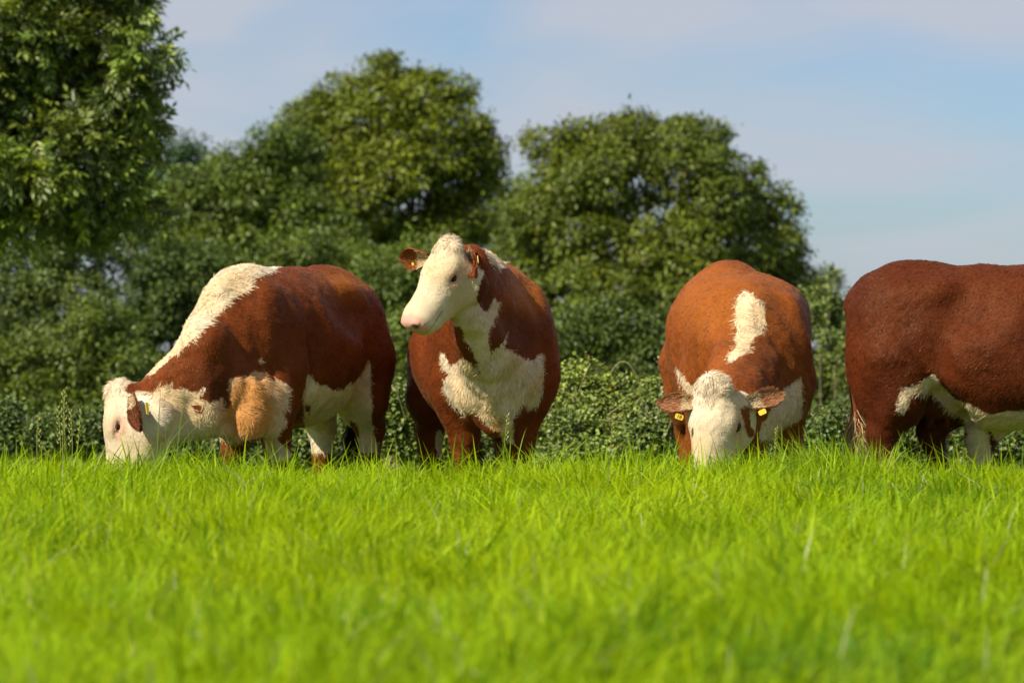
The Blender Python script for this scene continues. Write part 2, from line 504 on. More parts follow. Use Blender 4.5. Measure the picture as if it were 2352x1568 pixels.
def build_big_ash():
    """The near ash whose branches hang into the picture at the upper left: compound leaves on twig ends."""
    rng = np.random.RandomState(50)
    Y = 38.0
    lobes = px_lobes([(285, 70, 85, 90), (180, 60, 130, 120, 0.6), (40, 80, 150, 130), (322, 150, 58, 50, -0.3), (250, 190, 110, 90), (110, 210, 140, 110, 0.5), (-60, 240, 150, 150),
                      (312, 290, 56, 46), (230, 300, 110, 80, 0.3), (90, 350, 130, 110, -0.4), (300, 400, 60, 60), (200, 430, 120, 90), (60, 470, 120, 90), (330, 480, 60, 36), (250, 510, 90, 50, 0.4),
                      (-80, 420, 150, 150), (30, 0, 200, 120, 1.0), (-200, 150, 200, 250, 0.8), (-150, -150, 300, 200, 0.8), (200, -110, 200, 130, 0.3)], Y, 0.7)
    bx = pw(-210, 784, Y)[0]
    bz = float(ground_z(bx, Y))
    t = thing('ash_tree', 'big ash tree whose drooping branches overhang the upper left corner', 'tree', (bx, Y, bz), 'trees behind the herd')
    paths = limbs((bx, Y, bz), lobes, 0.10, rng, 4, fork_at=0.7)
    V, F = tubes(paths, 7)
    mesh_np('trunk', V, F, M_BARK, t, smooth=True)
    n = 1250
    P, U = crown_points(sublobes(lobes, rng, 0.36), 1120, rng, 0.34, 0.25, 0.5)
    P2, U2 = crown_points(lobes, n - 1120, rng, 0.45, 0.2, 0.4)
    P, U = np.concatenate([P, P2]), np.concatenate([U, U2])
    nl = 8
    idx = np.repeat(np.arange(n), nl)
    m = len(idx)
    tw = 0.85 + 0.5 * rng.rand(n)
    base = P[idx] + rng.normal(size=(m, 3)) * 0.055
    ax = norm(U[idx] * 0.6 + rng.normal(size=(m, 3)) * 0.75 + np.array([0.12, -0.1, -0.25]))
    nr = norm(np.array([0, -0.15, 0.9]) + rng.normal(size=(m, 3)) * 0.4)
    side = norm(np.cross(nr, ax)); nr = np.cross(ax, side)
    LL = (0.21 + 0.07 * rng.rand(m))[:, None]
    tone = np.clip(1 + 0.42 * rng.normal(size=n), 0.45, 2.2)[idx] * np.clip(1 + 0.15 * rng.normal(size=m), 0.6, 1.5)
    hue = np.clip(0.5 + 0.5 * rng.normal(size=n), 0, 1)[idx][:, None]
    colr = np.array([0.105, 0.158, 0.028]) * tone[:, None] * (1 + np.array([0.9, 0.55, 0.0]) * hue)
    VV, FF, CC, off = [], [], [], 0
    for k in range(9):                               # four pairs of leaflets and one at the tip
        f = 1.0 if k == 8 else 0.28 + 0.2 * (k // 2)
        s = 0 if k == 8 else (1 if k % 2 else -1)
        p = base + ax * LL * f - np.array([0, 0, 1]) * (0.05 * f * f)
        a = norm(ax * (1.0 if k == 8 else 0.55) + side * s * 0.85 - np.array([0, 0, 0.25]) + rng.normal(size=(m, 3)) * 0.15)
        l = 0.100 * np.clip(1 + 0.2 * rng.normal(size=m), 0.6, 1.5)
        V, F, c = leaf_mesh(p, a, nr + rng.normal(size=(m, 3)) * 0.2, l, l * 0.19, colr * (0.85 + 0.3 * rng.rand(m, 1)), 0.2, 0.18)
        VV.append(V); FF.append(F + off); CC.append(c); off += len(V)
    mesh_np('crown', np.concatenate(VV), np.concatenate(FF), M_ASH, t, col=np.concatenate(CC))
build_trees()
build_big_ash()
# ------------------------------------------------------------------ cows: one continuous body each, grown from blended muscle masses
class Field:
    def __init__(self, lo, hi, h):
        self.h = h
        self.lo = np.array(lo, float)
        self.n = np.ceil((np.array(hi) - lo) / h).astype(int) + 1
        self.f = np.full(self.n, 0.5, dtype=np.float32)

    def box(self, a, b):
        i0 = np.clip(np.floor((a - self.lo) / self.h).astype(int), 0, self.n - 1)
        i1 = np.clip(np.ceil((b - self.lo) / self.h).astype(int) + 1, 1, self.n)
        sl = tuple(slice(p, q) for p, q in zip(i0, i1))
        g = [((np.arange(p, q)) * self.h + o).astype(np.float32) for p, q, o in zip(i0, i1, self.lo)]
        return sl, g[0][:, None, None], g[1][None, :, None], g[2][None, None, :]

    def merge(self, sl, d, k, cut=False):
        a = self.f[sl]
        if cut:
            hh = np.clip(0.5 - 0.5 * (a + d) / k, 0, 1)
            self.f[sl] = a * (1 - hh) + (-d) * hh + k * hh * (1 - hh)
        else:
            hh = np.clip(0.5 + 0.5 * (a - d) / k, 0, 1)
            self.f[sl] = a * (1 - hh) + d * hh - k * hh * (1 - hh)

    def cone(self, a, ra, b, rb, k=0.05):
        a = np.asarray(a, float); b = np.asarray(b, float)
        m = max(ra, rb) + k + 3 * self.h
        sl, X, Y, Z = self.box(np.minimum(a, b) - m, np.maximum(a, b) + m)
        ab = b - a
        l2 = float(ab @ ab) + 1e-9
        t = np.clip(((X - a[0]) * ab[0] + (Y - a[1]) * ab[1] + (Z - a[2]) * ab[2]) / l2, 0, 1)
        d = np.sqrt((X - a[0] - t * ab[0]) ** 2 + (Y - a[1] - t * ab[1]) ** 2 + (Z - a[2] - t * ab[2]) ** 2) - (ra + (rb - ra) * t)
        self.merge(sl, d, k)

    def ell(self, c, r, R=None, k=0.06, cut=False):
        c = np.asarray(c, float); r = np.asarray(r, float)
        R = np.eye(3) if R is None else R
        ext = np.sqrt(((R * r[None, :]) ** 2).sum(1)) + k + 3 * self.h
        sl, X, Y, Z = self.box(c - ext, c + ext)
        dx, dy, dz = X - c[0], Y - c[1], Z - c[2]
        k0 = 0; k1 = 0
        for i in range(3):
            q = dx * R[0, i] + dy * R[1, i] + dz * R[2, i]
            k0 = k0 + (q / r[i]) ** 2
            k1 = k1 + (q / r[i] ** 2) ** 2
        k0 = np.sqrt(k0); k1 = np.sqrt(k1) + 1e-6
        self.merge(sl, k0 * (k0 - 1) / k1, k, cut)

    def mesh(self):
        f = self.f
        n = f.shape
        ins = f < 0
        c = [f[:-1, :-1, :-1]] * 8
        corners = [(i, j, k) for i in (0, 1) for j in (0, 1) for k in (0, 1)]
        s = sum(ins[i:n[0] - 1 + i, j:n[1] - 1 + j, k:n[2] - 1 + k].astype(np.int8) for i, j, k in corners)
        act = (s > 0) & (s < 8)
        ci = np.argwhere(act)
        idx = np.full(act.shape, -1, dtype=np.int32)
        idx[act] = np.arange(len(ci))
        val = np.stack([f[ci[:, 0] + i, ci[:, 1] + j, ci[:, 2] + k] for i, j, k in corners], 1)
        acc = np.zeros((len(ci), 3)); cnt = np.zeros(len(ci))
        for p in range(8):
            for q in range(p + 1, 8):
                a, b = np.array(corners[p]), np.array(corners[q])
                if abs(a - b).sum() != 1: continue
                va, vb = val[:, p], val[:, q]
                x = (va < 0) != (vb < 0)
                t = np.where(x, va / np.where(x, va - vb, 1), 0)
                acc += np.where(x[:, None], a[None] + t[:, None] * (b - a)[None], 0)
                cnt += x
        V = (ci + acc / cnt[:, None]) * self.h + self.lo
        F = []
        for ax in range(3):
            sl0 = [slice(None)] * 3; sl1 = [slice(None)] * 3
            sl0[ax] = slice(0, -1); sl1[ax] = slice(1, None)
            a, b = ins[tuple(sl0)], ins[tuple(sl1)]
            e = np.argwhere(a != b)
            o1, o2 = (ax + 1) % 3, (ax + 2) % 3
            e = e[(e[:, o1] > 0) & (e[:, o2] > 0) & (e[:, o1] < n[o1] - 1) & (e[:, o2] < n[o2] - 1)]
            fl = a[e[:, 0], e[:, 1], e[:, 2]]
            def at(d1, d2):
                q = e.copy(); q[:, o1] -= d1; q[:, o2] -= d2
                return idx[q[:, 0], q[:, 1], q[:, 2]]
            quad = np.stack([at(1, 1), at(0, 1), at(0, 0), at(1, 0)], 1)
            quad[~fl] = quad[~fl][:, ::-1]
            F.append(quad)
        F = np.concatenate(F)
        F = F[(F >= 0).all(1)]
        return V, F

def smooth(V, F, it=2, lam=0.5):
    e = np.concatenate([F[:, [0, 1]], F[:, [1, 2]], F[:, [2, 3]], F[:, [3, 0]]])
    e = np.concatenate([e, e[:, ::-1]])
    deg = np.bincount(e[:, 0], minlength=len(V))[:, None]
    for i in range(it):
        for l in (lam, -lam * 1.04):
            acc = np.stack([np.bincount(e[:, 0], V[e[:, 1], j], minlength=len(V)) for j in range(3)], 1)
            V = V + l * (acc / deg - V)
    return V

def vert_normals(V, F):
    fn = np.cross(V[F[:, 2]] - V[F[:, 0]], V[F[:, 3]] - V[F[:, 1]])
    N = np.zeros_like(V)
    for j in range(4):
        for a in range(3):
            N[:, a] += np.bincount(F[:, j], fn[:, a], minlength=len(V))
    return norm(N)

def project(P):
    s = P[:, 1] * PXM
    return np.stack([1176 + P[:, 0] / s, 784 - (P[:, 2] - EYE) / s], 1)

def poly_dist(q, poly):
    """Signed distance (inside negative) from 2-D points to a polygon."""
    poly = np.asarray(poly, float)
    d = np.full(len(q), 1e9); ins = np.zeros(len(q), bool)
    for a, b in zip(poly, np.roll(poly, -1, axis=0)):
        e = b - a
        t = np.clip(((q - a) @ e) / (e @ e + 1e-9), 0, 1)
        d = np.minimum(d, np.linalg.norm(q - a - t[:, None] * e, axis=1))
        c = ((a[1] > q[:, 1]) != (b[1] > q[:, 1]))
        xx = a[0] + (q[:, 1] - a[1]) / np.where(b[1] == a[1], 1e-9, b[1] - a[1]) * e[0]
        ins ^= c & (q[:, 0] < xx)
    return np.where(ins, -d, d)

def frame(xdir, zdir):
    x = norm(np.asarray(xdir, float)); z = np.asarray(zdir, float)
    z = norm(z - x * (x @ z)); y = np.cross(z, x)
    return np.stack([x, y, z], 1)          # columns

def torso(Fd, T, p):
    """Masses of the trunk and legs in body axes (x forward, y left, z up)."""
    B, S = T['R'], T['s']
    def w(q): return T['o'] + B @ (np.array(q, float) * S)
    def cone(a, ra, b, rb, k=0.05): Fd.cone(w(a), ra * S, w(b), rb * S, k)
    def ell(c, r, k=0.06, cut=False, R=None): Fd.ell(w(c), np.array(r) * S, B if R is None else B @ R, k, cut)
    g = lambda k, d: p.get(k, d)
    bw = g('belly_w', 1.0)
    dz = g('withers_dz', 0.0)
    hz = g('hip_dz', 0.0)
    ell((0.16, 0, 0.88 + dz * 0.4), (0.60, 0.335 * bw, 0.375))
    ell((-0.10, 0, 0.84), (0.55, 0.385 * bw, 0.385), 0.10)
    cone((0.40, 0, 1.10 + dz), 0.155, (-0.52, 0, 1.13 + hz), 0.175, 0.12)
    ell((-0.50, 0, 1.00 + hz), (0.34, 0.285, 0.29), 0.10)
    for s in (-1, 1):
        if g('hooks', 1) > 0.5: ell((-0.36, s * 0.21, 1.15 + hz), (0.11, 0.055, 0.06), 0.10)
        ell((-0.60, s * 0.165, 0.82), (0.23, 0.135, 0.36), 0.09)
        ell((0.44, s * (g('shoulder_y', 0.19) if s > 0 else g('shoulder_yr', g('shoulder_y', 0.19))), 0.86 + dz * 0.5), (0.19, 0.125, 0.33), 0.08)
        ell((0.30, s * 0.24, 0.72), (0.14, 0.09, 0.16), 0.09)
    ell((0.40, 0, 1.10 + dz), (0.30, 0.12, 0.155), 0.10)
    ell((0.60, 0, 0.70), (0.19, 0.20, 0.24), 0.10)
    cone((-0.74, 0, 1.17 + hz), 0.055, (-0.83, 0, 1.10 + hz), 0.045, 0.06)
    # a hollow in front of the hip and one behind the shoulder
    for s in (-1, 1):
        if g('hooks', 1) > 0.5: ell((-0.17, s * 0.37, 1.10), (0.17, 0.10, 0.13), 0.12, True)
        ell((0.20, s * 0.455, 0.95), (0.05, 0.13, 0.30), 0.09, True)
        ell((-0.33, s * 0.44, 0.76), (0.05, 0.14, 0.22), 0.08, True)
        tilt = math.radians(28)
        Rt = np.array([[math.cos(tilt), 0, -math.sin(tilt)], [0, 1, 0], [math.sin(tilt), 0, math.cos(tilt)]])
        ell((-0.37, s * 0.33, 0.68), (0.014, 0.08, 0.15), 0.05, True, Rt)
        ell((0.27, s * 0.36, 0.74), (0.014, 0.07, 0.20), 0.05, True)
    if g('tuck', 0):
        ell((-0.40, 0, 0.50), (0.20, 0.60, 0.18), 0.10, True)
    if g('square', 0):
        ell((-0.64, 0, 1.06 + hz), (0.20, 0.20, 0.21), 0.08)
    for key, s in (('fl', 1), ('fr', -1)):
        kx, ky, fx, fy = g(key, (0.44, 0.165, 0.45, 0.165))
        tx, tz = g(key + '_top', (0.44, 0.72))
        cone((tx, s * 0.19, tz), 0.125, (kx, s * ky, 0.42), 0.078, 0.08)
        cone((kx, s * ky, 0.42), 0.072, (kx, s * ky, 0.34), 0.066, 0.03)
        cone((kx, s * ky, 0.34), 0.058, (fx, s * fy, 0.12), 0.046, 0.03)
        cone((fx, s * fy, 0.12), 0.052, (fx + 0.04, s * fy, 0.035), 0.062, 0.03)
    for key, s in (('hl', 1), ('hr', -1)):
        kx, ky, fx, fy = g(key, (-0.70, 0.18, -0.66, 0.18))
        cone((-0.58, s * 0.185, 0.80), 0.17, (kx + 0.10, s * (ky + 0.01), 0.60), 0.120, 0.08)
        cone((kx + 0.10, s * (ky + 0.01), 0.60), 0.112, (kx, s * ky, 0.44), 0.074, 0.06)
        cone((kx, s * ky, 0.44), 0.066, (fx, s * fy, 0.14), 0.050, 0.04)
        cone((fx, s * fy, 0.13), 0.054, (fx + 0.04, s * fy, 0.035), 0.062, 0.03)
    if g('udder', 0):
        ell((-0.38, 0, 0.60), (0.13, 0.12, 0.09), 0.06)
        for s in (-1, 1):
            for q in (-0.33, -0.42):
                cone((q, s * 0.05, 0.54), 0.016, (q, s * 0.055, 0.475), 0.012, 0.02)

def head(Fd, H):
    """Masses of the head in its own axes (x poll to nose, y left, z out of the forehead)."""
    R, S, o = H['R'], H['s'], H['o']
    def w(q): return o + R @ (np.array(q, float) * S)
    def cone(a, ra, b, rb, k=0.03): Fd.cone(w(a), ra * S, w(b), rb * S, k)
    def ell(c, r, k=0.03, cut=False, R2=None): Fd.ell(w(c), np.array(r) * S, R if R2 is None else R @ R2, k, cut)
    ell((0.09, 0, -0.075), (0.135, 0.100, 0.095), 0.05)
    ell((0.010, 0, -0.042), (0.066, 0.084, 0.068), 0.04)
    ell((0.155, 0, -0.062), (0.12, 0.108, 0.062), 0.04)
    cone((0.19, 0, -0.090), 0.090, (0.40, 0, -0.088), 0.080, 0.05)
    for s in (-1, 1):
        ell((0.152, s * 0.094, -0.070), (0.055, 0.028, 0.030), 0.03)
        ell((0.125, s * 0.070, -0.188), (0.108, 0.044, 0.122), 0.05)
        ell((0.25, s * 0.066, -0.135), (0.12, 0.036, 0.060), 0.05)
        cone((0.10, s * 0.048, -0.275), 0.052, (0.40, s * 0.026, -0.176), 0.044, 0.05)
        ell((0.172, s * 0.122, -0.100), (0.026, 0.020, 0.018), 0.016, True)
        ell((0.160, s * 0.110, -0.078), (0.038, 0.018, 0.013), 0.014)
        ell((0.172, s * 0.103, -0.120), (0.032, 0.012, 0.009), 0.014)
    ell((0.442, 0, -0.100), (0.062, 0.096, 0.080), 0.04)
    ell((0.482, 0, -0.094), (0.024, 0.090, 0.066), 0.014)
    ell((0.405, 0, -0.168), (0.070, 0.066, 0.036), 0.025)
    ell((0.466, 0, -0.062), (0.042, 0.064, 0.036), 0.025)
    ell((0.455, 0, -0.150), (0.036, 0.060, 0.034), 0.02)
    for s in (-1, 1):
        ell((0.482, s * 0.058, -0.072), (0.026, 0.024, 0.026), 0.015)
        ell((0.507, s * 0.060, -0.080), (0.028, 0.017, 0.014), 0.008, True)
    for s in (-1, 1):
        ell((0.435, s * 0.098, -0.154), (0.085, 0.024, 0.0055), 0.012, True)

def sheet(base, tip, face, length_w, curl=0.35, nu=11, nv=9, thick=0.006, droop=0.0):
    """An ear: a cupped leaf shape with two faces."""
    base = np.asarray(base, float); tip = np.asarray(tip, float)
    a = tip - base; L = np.linalg.norm(a); a = a / L
    f = norm(np.asarray(face, float) - a * (np.asarray(face, float) @ a)); b = np.cross(f, a)
    u = np.linspace(0, 1, nu)[:, None]; v = np.linspace(-1, 1, nv)[None]
    prof = np.clip(0.36 + 1.25 * u - 0.2 * u ** 2, 0, 1) * np.sqrt(np.clip(1 - ((u - 0.55) / 0.455).clip(0, 1) ** 2.4, 0.001, 1))
    ang = v * (1.25 - 0.45 * u)
    wv = prof * length_w * np.sin(ang) / np.sin(1.0)
    up = prof * length_w * (1 - np.cos(ang)) * (curl / 0.35)
    P = base + a * (u * L)[..., None] + b * wv[..., None] + f * up[..., None] - np.array([0, 0, 1]) * (droop * u ** 2)[..., None] + 0 * v[..., None]
    P = np.broadcast_to(P, (nu, nv, 3)).copy()
    du = np.gradient(P, axis=0); dv = np.gradient(P, axis=1)
    N = norm(np.cross(du, dv)); 
    if (N.reshape(-1, 3) @ f).sum() < 0: N = -N
    back = P - N * thick
    V = np.concatenate([P.reshape(-1, 3), back.reshape(-1, 3)])
    q = lambda i, j: i * nv + j
    F = []
    m = nu * nv
    for i in range(nu - 1):
        for j in range(nv - 1):
            F.append((q(i, j), q(i + 1, j), q(i + 1, j + 1), q(i, j + 1)))
            F.append((m + q(i, j), m + q(i, j + 1), m + q(i + 1, j + 1), m + q(i + 1, j)))
    for i in range(nu - 1):
        for j in (0, nv - 1):
            F.append((q(i, j), q(i + 1, j), m + q(i + 1, j), m + q(i, j)))
    for j in range(nv - 1):
        i = nu - 1
        F.append((q(i, j), q(i, j + 1), m + q(i, j + 1), m + q(i, j)))
    return V, np.array(F), P, N, f, a

def hairs(P, N, D, L, W, C, rng, lift=0.35, roll=0.5, curl=0.0):
    """Tapered hairs lying along the skin: arrays -> verts, tris, colours."""
    n = len(P)
    D = norm(D - N * np.sum(D * N, 1, keepdims=True))
    l = (lift * (0.5 + rng.rand(n)))[:, None]
    B = np.cross(N, D)
    d1 = norm(D + N * l)
    d2 = norm(D + N * l * 0.15 + B * (curl * rng.normal(size=(n, 1))))
    ro = rng.normal(size=(n, 1)) * roll
    W1 = norm(B * np.cos(ro) + np.cross(d1, B) * np.sin(ro)) * W[:, None] * 0.5
    L = L[:, None]
    p0 = P - N * 0.002
    p1 = p0 + d1 * L * 0.5
    p2 = p1 + d2 * L * 0.5
    V = np.stack([p0 - W1, p0 + W1, p1 - W1 * 0.85, p1 + W1 * 0.85, p2], 1).reshape(-1, 3)
    i = np.arange(n) * 5
    F = np.concatenate([np.stack([i + 1, i, i + 2], 1), np.stack([i + 1, i + 2, i + 3], 1), np.stack([i + 3, i + 2, i + 4], 1)])
    return V, F, np.repeat(C, 5, axis=0)

CREAM = np.array([0.60, 0.45, 0.25])
WHITE = np.array([0.67, 0.57, 0.42])
PINK = np.array([0.66, 0.36, 0.27])
EYE_MAT = plain_mat('eye_dark', (0.012, 0.008, 0.007), 0.12, 0.35)
LASH_MAT = plain_mat('lash_white', (0.8, 0.76, 0.68), 0.6, 0.2)
TAG_MAT = plain_mat('tag_yellow', (0.72, 0.50, 0.03), 0.45, 0.4)
INK_MAT = plain_mat('tag_ink', (0.02, 0.018, 0.015), 0.6, 0.2)
HOOF_MAT = plain_mat('hoof', (0.05, 0.04, 0.03), 0.5, 0.3)

def make_cow(label, T, H, params, neck, red, seed, whites, tints=(), ears=(), tags=(), long_hair=(), n_hair=105000, flow_fn=None, extra=None, tail=None, voxel=0.011, bodyrules=None):
    rng = np.random.RandomState(seed)
    T['R'] = frame((*T['head'], 0), (0, 0, 1))
    H['R'] = frame(H['x'], H['z'])
    wb = lambda q: T['o'] + T['R'] @ (np.array(q, float) * T['s'])
    neck = neck(wb) if callable(neck) else neck
    ext = [wb((x, y, z)) for x in (-0.98, 0.86) for y in (-0.46, 0.46) for z in (-0.04, 1.38)]
    ext += [H['o'] + H['R'] @ (np.array((x, y, z)) * H['s']) for x in (-0.12, 0.56) for y in (-0.17, 0.17) for z in (-0.32, 0.08)]
    for a, ra, b, rb, k in neck: ext += [a - ra - 0.05, a + ra + 0.05, b - rb - 0.05, b + rb + 0.05]
    ext = np.array(ext)
    Fd = Field(ext.min(0), ext.max(0), voxel)
    torso(Fd, T, params)
    for a, ra, b, rb, k in neck: Fd.cone(a, ra, b, rb, k)
    head(Fd, H)
    if extra: extra(Fd, wb)
    V, F = Fd.mesh()
    V = smooth(V, F, 3)
    N = vert_normals(V, F)
    # folds and small muscle relief
    rel = 0.006 * vnoise(V, 7, 1) + 0.0035 * vnoise(V, 17, 2) + 0.0018 * vnoise(V, 40, 3)
    hl = (V - H['o']) @ H['R'] / H['s']
    bl0 = (V - T['o']) @ T['R'] / T['s']
    rel = rel + 0.013 * vnoise(bl0 * np.array([1.0, 0.5, 0.25]), 11, 14) * np.clip((bl0[:, 0] + 0.1) * 2, 0, 1) + 0.009 * vnoise(bl0 * np.array([1.0, 0.6, 0.5]), 9, 15)
    in_head = np.linalg.norm((hl - np.array([0.22, 0, -0.11])) / np.array([0.36, 0.17, 0.19]), axis=1) < 1.0
    fore = np.clip(1.3 - np.linalg.norm((hl - np.array([0.06, 0, -0.02])) / np.array([0.17, 0.12, 0.09]), axis=1), 0, 1)
    rel = np.where(in_head, rel * 0.5 + fore * (0.005 * vnoise(V, 48, 16) + 0.004 * vnoise(V, 30, 17)), rel)
    q0 = project(V)
    for cen, rad, amp in T.get('folds', ()):
        m = np.clip(1.3 - np.linalg.norm((q0 - np.array(cen)) / np.array(rad), axis=1), 0, 1) * (N[:, 1] < 0.1)
        rel = rel + amp * m * vnoise(V * np.array([1.0, 1.0, 0.35]), 17, 18)
    V = V + N * rel[:, None]
    N = vert_normals(V, F)
    facing = (N @ np.array([0, -1, 0])) > -0.25

    def shade(P, Nn, face, jit=0.0):
        """Coat colour, hair length and curl at points of the skin."""
        n = len(P)
        h = (P - H['o']) @ H['R'] / H['s']
        bl = (P - T['o']) @ T['R'] / T['s']
        q = project(P)
        q = q + 4.0 * np.stack([vnoise(P, 14, 4), vnoise(P, 14, 5)], 1) + 2.5 * np.stack([vnoise(P, 45, 6), vnoise(P, 45, 7)], 1)
        if jit: q = q + jit * rng.normal(size=q.shape)
        w = np.zeros(n, bool)
        for poly in whites:
            w |= (poly_dist(q, poly) < 0) & face
        hd = np.linalg.norm((h - np.array([0.22, 0, -0.12])) / np.array([0.33, 0.17, 0.22]), axis=1)
        wh = (hd < 1.0) & (h[:, 0] > np.where(h[:, 2] > -0.10, -0.075, 0.0) + 0.02 * vnoise(P, 30, 8)) & ((h[:, 2] > -0.34))
        if bodyrules is not None:
            w = bodyrules(w, wh, h, bl, q, face, P)
        w = w | wh
        if 'reds' in T:
            for poly in T['reds']:
                w &= ~((poly_dist(q, poly) < 0) & face)
        # away from the view the belly, brisket and lower legs are white too
        w |= (~face) & (bl[:, 2] < 0.50 + 0.05 * vnoise(P, 9, 9)) & (np.abs(bl[:, 1]) < 0.2)
        r = np.array(red)[None] * (1 + 0.20 * vnoise(P, 4.5, 10) + 0.16 * vnoise(P, 26, 11))[:, None]
        c1 = CREAM[None] + (WHITE - CREAM)[None] * np.clip(0.5 + 0.7 * vnoise(P, 7, 12), 0, 1)[:, None]
        c1 = c1 * (1 + 0.12 * vnoise(P, 20, 28) + 0.10 * vnoise(P, 52, 29))[:, None]
        c = np.where(w[:, None], c1, r)
        for cen, rad, colr, amt in tints:  # coat patches, plus orange sunlight painted into the fur of some backs
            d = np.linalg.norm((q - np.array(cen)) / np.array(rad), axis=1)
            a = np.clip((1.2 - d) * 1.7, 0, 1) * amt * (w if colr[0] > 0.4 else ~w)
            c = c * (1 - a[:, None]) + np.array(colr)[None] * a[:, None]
        # pink nose, lids, dark nostrils and mouth line
        nose = np.clip((h[:, 0] - 0.456 + 0.010 * vnoise(P, 60, 13)) / 0.012, 0, 1) * (h[:, 2] > -0.135) * (hd < 1.4)
        c = c * (1 - nose[:, None]) + PINK[None] * nose[:, None]
        for s in (-1, 1):
            d = np.linalg.norm((h - np.array([0.170, s * 0.108, -0.101])) / np.array([0.058, 0.050, 0.044]), axis=1)
            a = np.clip(1.25 - d, 0, 0.85)
            c = c * (1 - a[:, None]) + np.array([0.55, 0.27, 0.17])[None] * a[:, None]
            d = np.linalg.norm((h - np.array([0.502, s * 0.060, -0.080])) / np.array([0.030, 0.021, 0.018]), axis=1)
            a = np.clip(1.3 - d, 0, 0.9)
            c = c * (1 - a[:, None]) + np.array([0.09, 0.025, 0.02])[None] * a[:, None]
        mo = np.clip(1 - np.abs(h[:, 2] + 0.150) / 0.006, 0, 1) * (h[:, 0] > 0.35) * (hd < 1.5)
        c = c * (1 - 0.85 * mo[:, None]) + np.array([0.16, 0.09, 0.06])[None] * 0.85 * mo[:, None]
        ln = np.where(w, 0.021, 0.017) * np.ones(n)
        ln = np.where((hd < 1.0) & (h[:, 0] > 0.02), 0.012, ln)
        ln = np.where((hd < 1.2) & (h[:, 0] > 0.30), 0.007, ln)
        cu = np.where(w, 0.5, 0.25) * np.ones(n)
        for cen, rad, mul, curl in long_hair:
            d = np.linalg.norm((q - np.array(cen)) / np.array(rad), axis=1)
            a = np.clip((1.2 - d) * 3, 0, 1) * w
            ln = ln * (1 + (mul - 1) * a); cu = cu * (1 - a) + curl * a
        pollc = np.linalg.norm((h - np.array([0.02, 0, -0.02])) / np.array([0.10, 0.085, 0.07]), axis=1)
        a = np.clip((1.1 - pollc) * 4, 0, 1)
        ln = ln * (1 + 0.8 * a); cu = np.maximum(cu, 1.2 * a)
        ln = np.where(nose > 0.5, 0.003, ln)
        return np.clip(c, 0.003, 0.9), w, ln, cu, h, bl, q

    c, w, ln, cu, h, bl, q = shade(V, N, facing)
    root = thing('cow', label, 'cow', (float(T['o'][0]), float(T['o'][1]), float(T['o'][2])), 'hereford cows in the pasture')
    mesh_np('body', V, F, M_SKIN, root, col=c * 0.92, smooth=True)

    # hair coat on the sides that can be seen
    tri = np.concatenate([F[:, [0, 1, 2]], F[:, [0, 2, 3]]])
    A = np.linalg.norm(np.cross(V[tri[:, 1]] - V[tri[:, 0]], V[tri[:, 2]] - V[tri[:, 0]]), axis=1)
    tn = norm(N[tri].mean(1))
    wgt = A * np.clip(0.55 - tn[:, 1], 0.0, 1.0) ** 0.5
    wgt *= np.where(in_head[tri[:, 0]], 1.5, 1.0)
    k = rng.choice(len(tri), n_hair, p=wgt / wgt.sum())
    b = rng.dirichlet((1, 1, 1), n_hair)
    P = (V[tri[k]] * b[..., None]).sum(1)
    Nn = norm((N[tri[k]] * b[..., None]).sum(1))
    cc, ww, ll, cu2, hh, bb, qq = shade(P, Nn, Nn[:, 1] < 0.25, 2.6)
    fwd = T['R'][:, 0]
    D = -fwd[None] * 0.8 + np.array([0, 0, -0.75])[None] + np.zeros((n_hair, 3))
    hm = np.linalg.norm((hh - np.array([0.24, 0, -0.11])) / np.array([0.30, 0.17, 0.20]), axis=1) < 1.0
    D[hm] = H['R'][:, 0] * 0.8 + H['R'][:, 1] * np.sign(hh[hm, 1])[:, None] * 0.3
    if flow_fn is not None: D = flow_fn(D, bb, hh, qq, hm)
    s1 = np.stack([vnoise(P, 11, 20), vnoise(P, 11, 21), vnoise(P, 11, 22)], 1)
    s2 = np.stack([vnoise(P, 34, 23), vnoise(P, 34, 24), vnoise(P, 34, 25)], 1)
    D = norm(D) + s1 * (0.35 + 0.7 * cu2)[:, None] + s2 * (0.25 + 0.75 * cu2)[:, None] + rng.normal(size=(n_hair, 3)) * 0.13
    clump = 1 + np.where(ww, 0.12, 0.20) * vnoise(P, 24, 26) + np.where(ww, 0.10, 0.13) * vnoise(P, 70, 27)
    cc = cc * (clump * np.clip(1 + np.where(ww, 0.13, 0.19) * rng.normal(size=n_hair), 0.5, 1.6))[:, None]
    L = ll * np.clip(1 + 0.3 * rng.normal(size=n_hair), 0.4, 1.8)
    ok = L > 0.004
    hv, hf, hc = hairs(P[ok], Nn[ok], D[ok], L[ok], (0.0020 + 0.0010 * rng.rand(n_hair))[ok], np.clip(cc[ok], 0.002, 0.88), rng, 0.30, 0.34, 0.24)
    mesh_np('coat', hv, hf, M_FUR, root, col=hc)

    wh = lambda p: H['o'] + H['R'] @ (np.array(p, float) * H['s'])
    # eyes: ball, white lashes
    for s in (-1, 1):
        e = wh((0.170, s * 0.104, -0.098)); r = 0.025 * H['s'] * H.get('eye', 1.0)
        u = np.linspace(0, math.pi, 9); v = np.linspace(0, 2 * math.pi, 13)[:-1]
        sv = np.stack([np.outer(np.sin(u), np.cos(v)), np.outer(np.sin(u), np.sin(v)), np.outer(np.cos(u), np.ones_like(v))], -1).reshape(-1, 3) * r + e
        i, j = np.meshgrid(np.arange(8), np.arange(12), indexing='ij')
        sf = np.stack([i * 12 + j, (i + 1) * 12 + j, (i + 1) * 12 + (j + 1) % 12, i * 12 + (j + 1) % 12], -1).reshape(-1, 4)
        eo = mesh_np('eye', sv, sf, EYE_MAT, root, smooth=True)
        nl = 46
